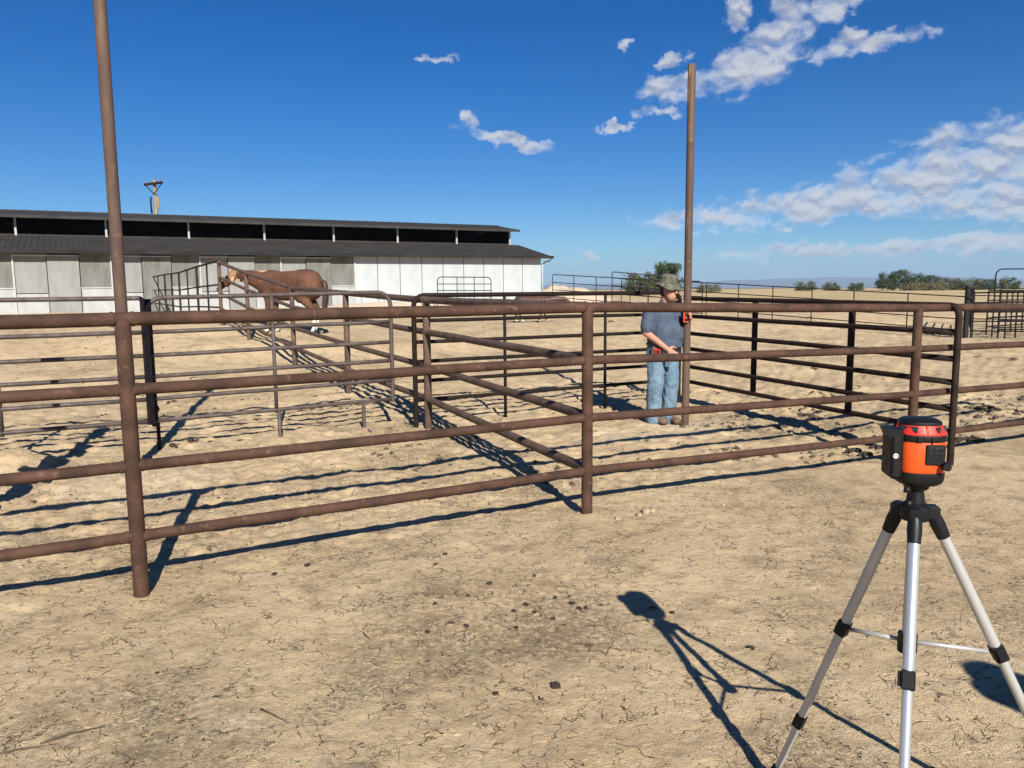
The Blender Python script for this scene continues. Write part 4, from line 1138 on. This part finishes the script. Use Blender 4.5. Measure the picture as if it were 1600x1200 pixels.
for k, (px_, py_, r_, kd) in enumerate(lumps):
    x, y, z = unproj(px_, py_); mm = DM2[k % 3] if kd else DM[k % 4]
    o = add_mesh('manure_clump', mm, None, (x, y, z + r_ * .15), (random.random() * .5, random.random() * .5, random.random() * 6)); r_ *= .85; o.scale = (r_, r_, r_ * .8)
    tagp(o, 'dark dry manure clump lying on the bare ground in front of the fence', 'manure', 'manure clumps before the fence')
pen = [(265, 549, .16), (285, 577, .14), (300, 580, .12), (490, 640, .12), (480, 638, .10), (1270, 578, .16), (1185, 580, .12), (1525, 558, .15), (1545, 560, .13), (1585, 566, .16), (1540, 640, .20), (1555, 643, .18), (1520, 688, .19), (1500, 690, .2), (1260, 650, .16), (1280, 648, .13), (300, 695, .13), (330, 692, .11), (270, 697, .14), (375, 690, .10), (1265, 498, .3), (955, 505, .2), (1335, 706, .17), (1355, 712, .15), (1370, 700, .12)]
for k, (px_, py_, r_) in enumerate(pen):
    x, y, z = unproj(px_, py_); mm = HEAP[k % 4]; r_ *= .62
    o = add_mesh('manure_pile', mm, None, (x, y, z + r_ * .05), (0, 0, random.random() * 6)); o.scale = (r_, r_, r_ * .8)
    tagp(o, 'dark manure pile inside the pens behind the front fence', 'manure', 'manure piles in the pens')
# pale stones by the middle fence post
for k, (px_, py_, r_) in enumerate([(1010, 802, .036), (1020, 799, .026), (999, 806, .022), (966, 812, .022), (1130, 790, .016)]):
    x, y, z = unproj(px_, py_); o = add_mesh('stone', blob_mesh('stone', STONE, 40 + k, 1, .8, .7), None, (x, y, z + r_ * .2), (0, 0, k)); o.scale = (r_, r_, r_)
    tagp(o, ['largest pale stone right of the middle fence post', 'pale stone touching the right side of the largest stone', 'small pale stone touching the left side of the largest stone', 'small stone nearest the middle fence post', 'lone small pale stone farther right of the middle post'][k], 'stone', 'stones by the middle post')

def in_view(n, y0, y1, pw=1.0):
    Y = y0 + (y1 - y0) * rng.random(n) ** pw
    X = (rng.random(n) * 2 - 1) * Y * .72
    return X, Y
def scatter_lumps(name, label, cat, n, y0, y1, s0, s1, mat_, cond=None, pw=1.0, flat=.6):
    X, Y = in_view(n, y0, y1, pw)
    if cond is not None:
        k = cond(X, Y); X, Y = X[k], Y[k]
    n = len(X); Z = gz(X, Y); S = s0 + (s1 - s0) * rng.random(n) ** 3
    B = np.array([(1, 0, 0), (.3, .95, 0), (-.8, .6, 0), (-.8, -.6, 0), (.3, -.95, 0), (.25, .1, .9), (-.3, -.1, .8)])
    Fq = [(0, 1, 5), (1, 2, 5), (2, 6, 5), (2, 3, 6), (3, 4, 6), (4, 5, 6), (4, 0, 5)]
    th = rng.random(n) * 6.28; c, s = np.cos(th), np.sin(th)
    J = 1 + .5 * (rng.random((n, 7, 3)) - .5)
    b = B[None] * J; x = b[..., 0] * c[:, None] - b[..., 1] * s[:, None]; y = b[..., 0] * s[:, None] + b[..., 1] * c[:, None]
    V = np.stack([X[:, None] + x * S[:, None], Y[:, None] + y * S[:, None], Z[:, None] + (b[..., 2] * flat - .1) * S[:, None]], -1).reshape(-1, 3)
    F_ = (np.array(Fq)[None] + (np.arange(n) * 7)[:, None, None]).reshape(-1, 3)
    o = add_mesh(name, mesh_from(name, V.tolist(), F_.tolist(), mat_, False)); tagp(o, label, cat, kind='stuff')
def sdist(X, Y): return (X - FA[0]) * E2[0] + (Y - FA[1]) * E2[1]
def clumpy(X, Y, f_, thr, s): return fbm(X * f_, Y * f_, 3, s) > thr
scatter_lumps('dirt_clods', 'small dry dirt clods strewn over the churned pens', 'dirt', 20000, 5.5, 26, .005, .034, CLOD, lambda X, Y: (sdist(X, Y) > .4) & clumpy(X, Y, .9, -.12, 71), 1.25)
scatter_lumps('dirt_crumbs', 'fine dirt crumbs on the crust before the fence', 'dirt', 6000, 1.8, 8, .003, .011, CLOD, None, 1.0)
scatter_lumps('manure_crumbs', 'dark manure crumbs trodden into the pen ground', 'manure', 8000, 6, 30, .006, .034, DUNG, lambda X, Y: (sdist(X, Y) > 1.2) & clumpy(X, Y, .7, .10, 77), 1.2, .5)
scatter_lumps('manure_specks', 'dark manure specks in front of the fence', 'manure', 2600, 2.0, 6, .003, .011, DUNG, lambda X, Y: clumpy(X, Y, 1.1, .12, 79), 1.0, .5)

scatter_lumps('churned_clods', 'dark clods and manure churned up along the right hand pen', 'dirt', 6000, 7.2, 13, .010, .060, DUNG2, lambda X, Y: (sdist(X, Y) > .25) & (X > 2.0) & clumpy(X, Y, 1.3, .06, 91), 1.0, .7)
scatter_lumps('gate_clods', 'dark clods along the foot of the weathered side fence', 'dirt', 5000, 6.5, 16, .008, .045, DUNG2, lambda X, Y: (np.abs((X - .54) + (Y - 5.54) * .50) < .9) & clumpy(X, Y, 1.5, .04, 93), 1.0, .7)

def stems(name, label, n, y0, y1, l0, l1, r_, mat_, cond=None, up=.25, pw=1.0):
    X, Y = in_view(n, y0, y1, pw)
    if cond is not None:
        k = cond(X, Y); X, Y = X[k], Y[k]
    n = len(X); Z = gz(X, Y); L = l0 + (l1 - l0) * rng.random(n) ** 2; th = rng.random(n) * 6.28; be = (rng.random(n) - .5) * 1.4; ri = rng.random(n) * up
    V = []; F_ = []
    d0 = np.stack([np.cos(th), np.sin(th), ri], 1); d1_ = np.stack([np.cos(th + be), np.sin(th + be), ri * .3 - .05], 1)
    a = np.stack([X, Y, Z + r_ * .8], 1); b = a + d0 * (L * .5)[:, None]; c = b + d1_ * (L * .5)[:, None]
    sd2 = np.stack([-np.sin(th), np.cos(th), np.zeros(n)], 1) * r_; u = np.array([0, 0, r_ * 1.4])
    for q, w in ((a, .9), (b, 1.0), (c, .5)): V += [q + sd2 * w, q - sd2 * w, q + u * w]
    V = np.stack(V, 1).reshape(-1, 3)
    fq = []
    for i in range(2):
        for k in range(3):
            k2 = (k + 1) % 3; fq.append((i * 3 + k, i * 3 + k2, i * 3 + 3 + k2, i * 3 + 3 + k))
    F_ = (np.array(fq)[None] + (np.arange(n) * 9)[:, None, None]).reshape(-1, 4)
    o = add_mesh(name, mesh_from(name, V.tolist(), F_.tolist(), mat_, False)); tagp(o, label, 'litter', kind='stuff')
stems('straw_litter', 'short pale straw scattered over the ground', 3800, 1.8, 8, .015, .07, .0011, STRAW)
stems('twig_litter', 'dark dry stems and twigs on the foreground dirt', 2600, 1.8, 6.5, .012, .075, .0012, TWIG, lambda X, Y: clumpy(X, Y, .8, -.1, 83))
stems('hay_wisps', 'grey green hay wisps in patches at lower left', 5000, 1.8, 4.6, .02, .09, .0011, HAY, lambda X, Y: (X < -.1) & clumpy(X, Y, 1.6, .10, 87), .35)
for k, (px_, py_, L, a) in enumerate([(110, 1150, .20, .6), (425, 1120, .16, -.7), (30, 1175, .2, .4), (570, 995, .08, -1.2)]):
    x, y, z = unproj(px_, py_); g = G(); c, s = math.cos(a), math.sin(a)
    g.tube([(-c * L / 2, -s * L / 2, .004), (0, 0, .012), (c * L / 2 + .02, s * L / 2, .005)], [.004, .0035, .002], 6)
    o = g.build('twig', TWIG, None, True, (x, y, z)); tagp(o, ['long dark twig at the lower left corner', 'short dark twig below the left fence post', 'dark twig lowest in the lower left corner', 'tiny dark twig below the front rail in the middle'][k], 'twig', 'twigs in the foreground')

# ------------------------------------------------------------------ air
def haze():
    s = 13500; g = G(); g.box((0, 0, 60), (2 * s, 2 * s, 300))
    mt = bpy.data.materials.new('thin_blue_haze'); mt.use_nodes = True; nt = mt.node_tree; nt.nodes.clear()
    out = nt.nodes.new('ShaderNodeOutputMaterial'); pv = nt.nodes.new('ShaderNodeVolumePrincipled')
    pv.inputs['Color'].default_value = (.50, .72, 1.0, 1); pv.inputs['Density'].default_value = 1.1e-4; pv.inputs['Anisotropy'].default_value = 0.0
    nt.links.new(pv.outputs[0], out.inputs['Volume'])
    o = g.build('haze', mt, None, False); o['kind'] = 'stuff'; o['label'] = 'thin blue haze over the far plain'; o['category'] = 'haze'
haze()
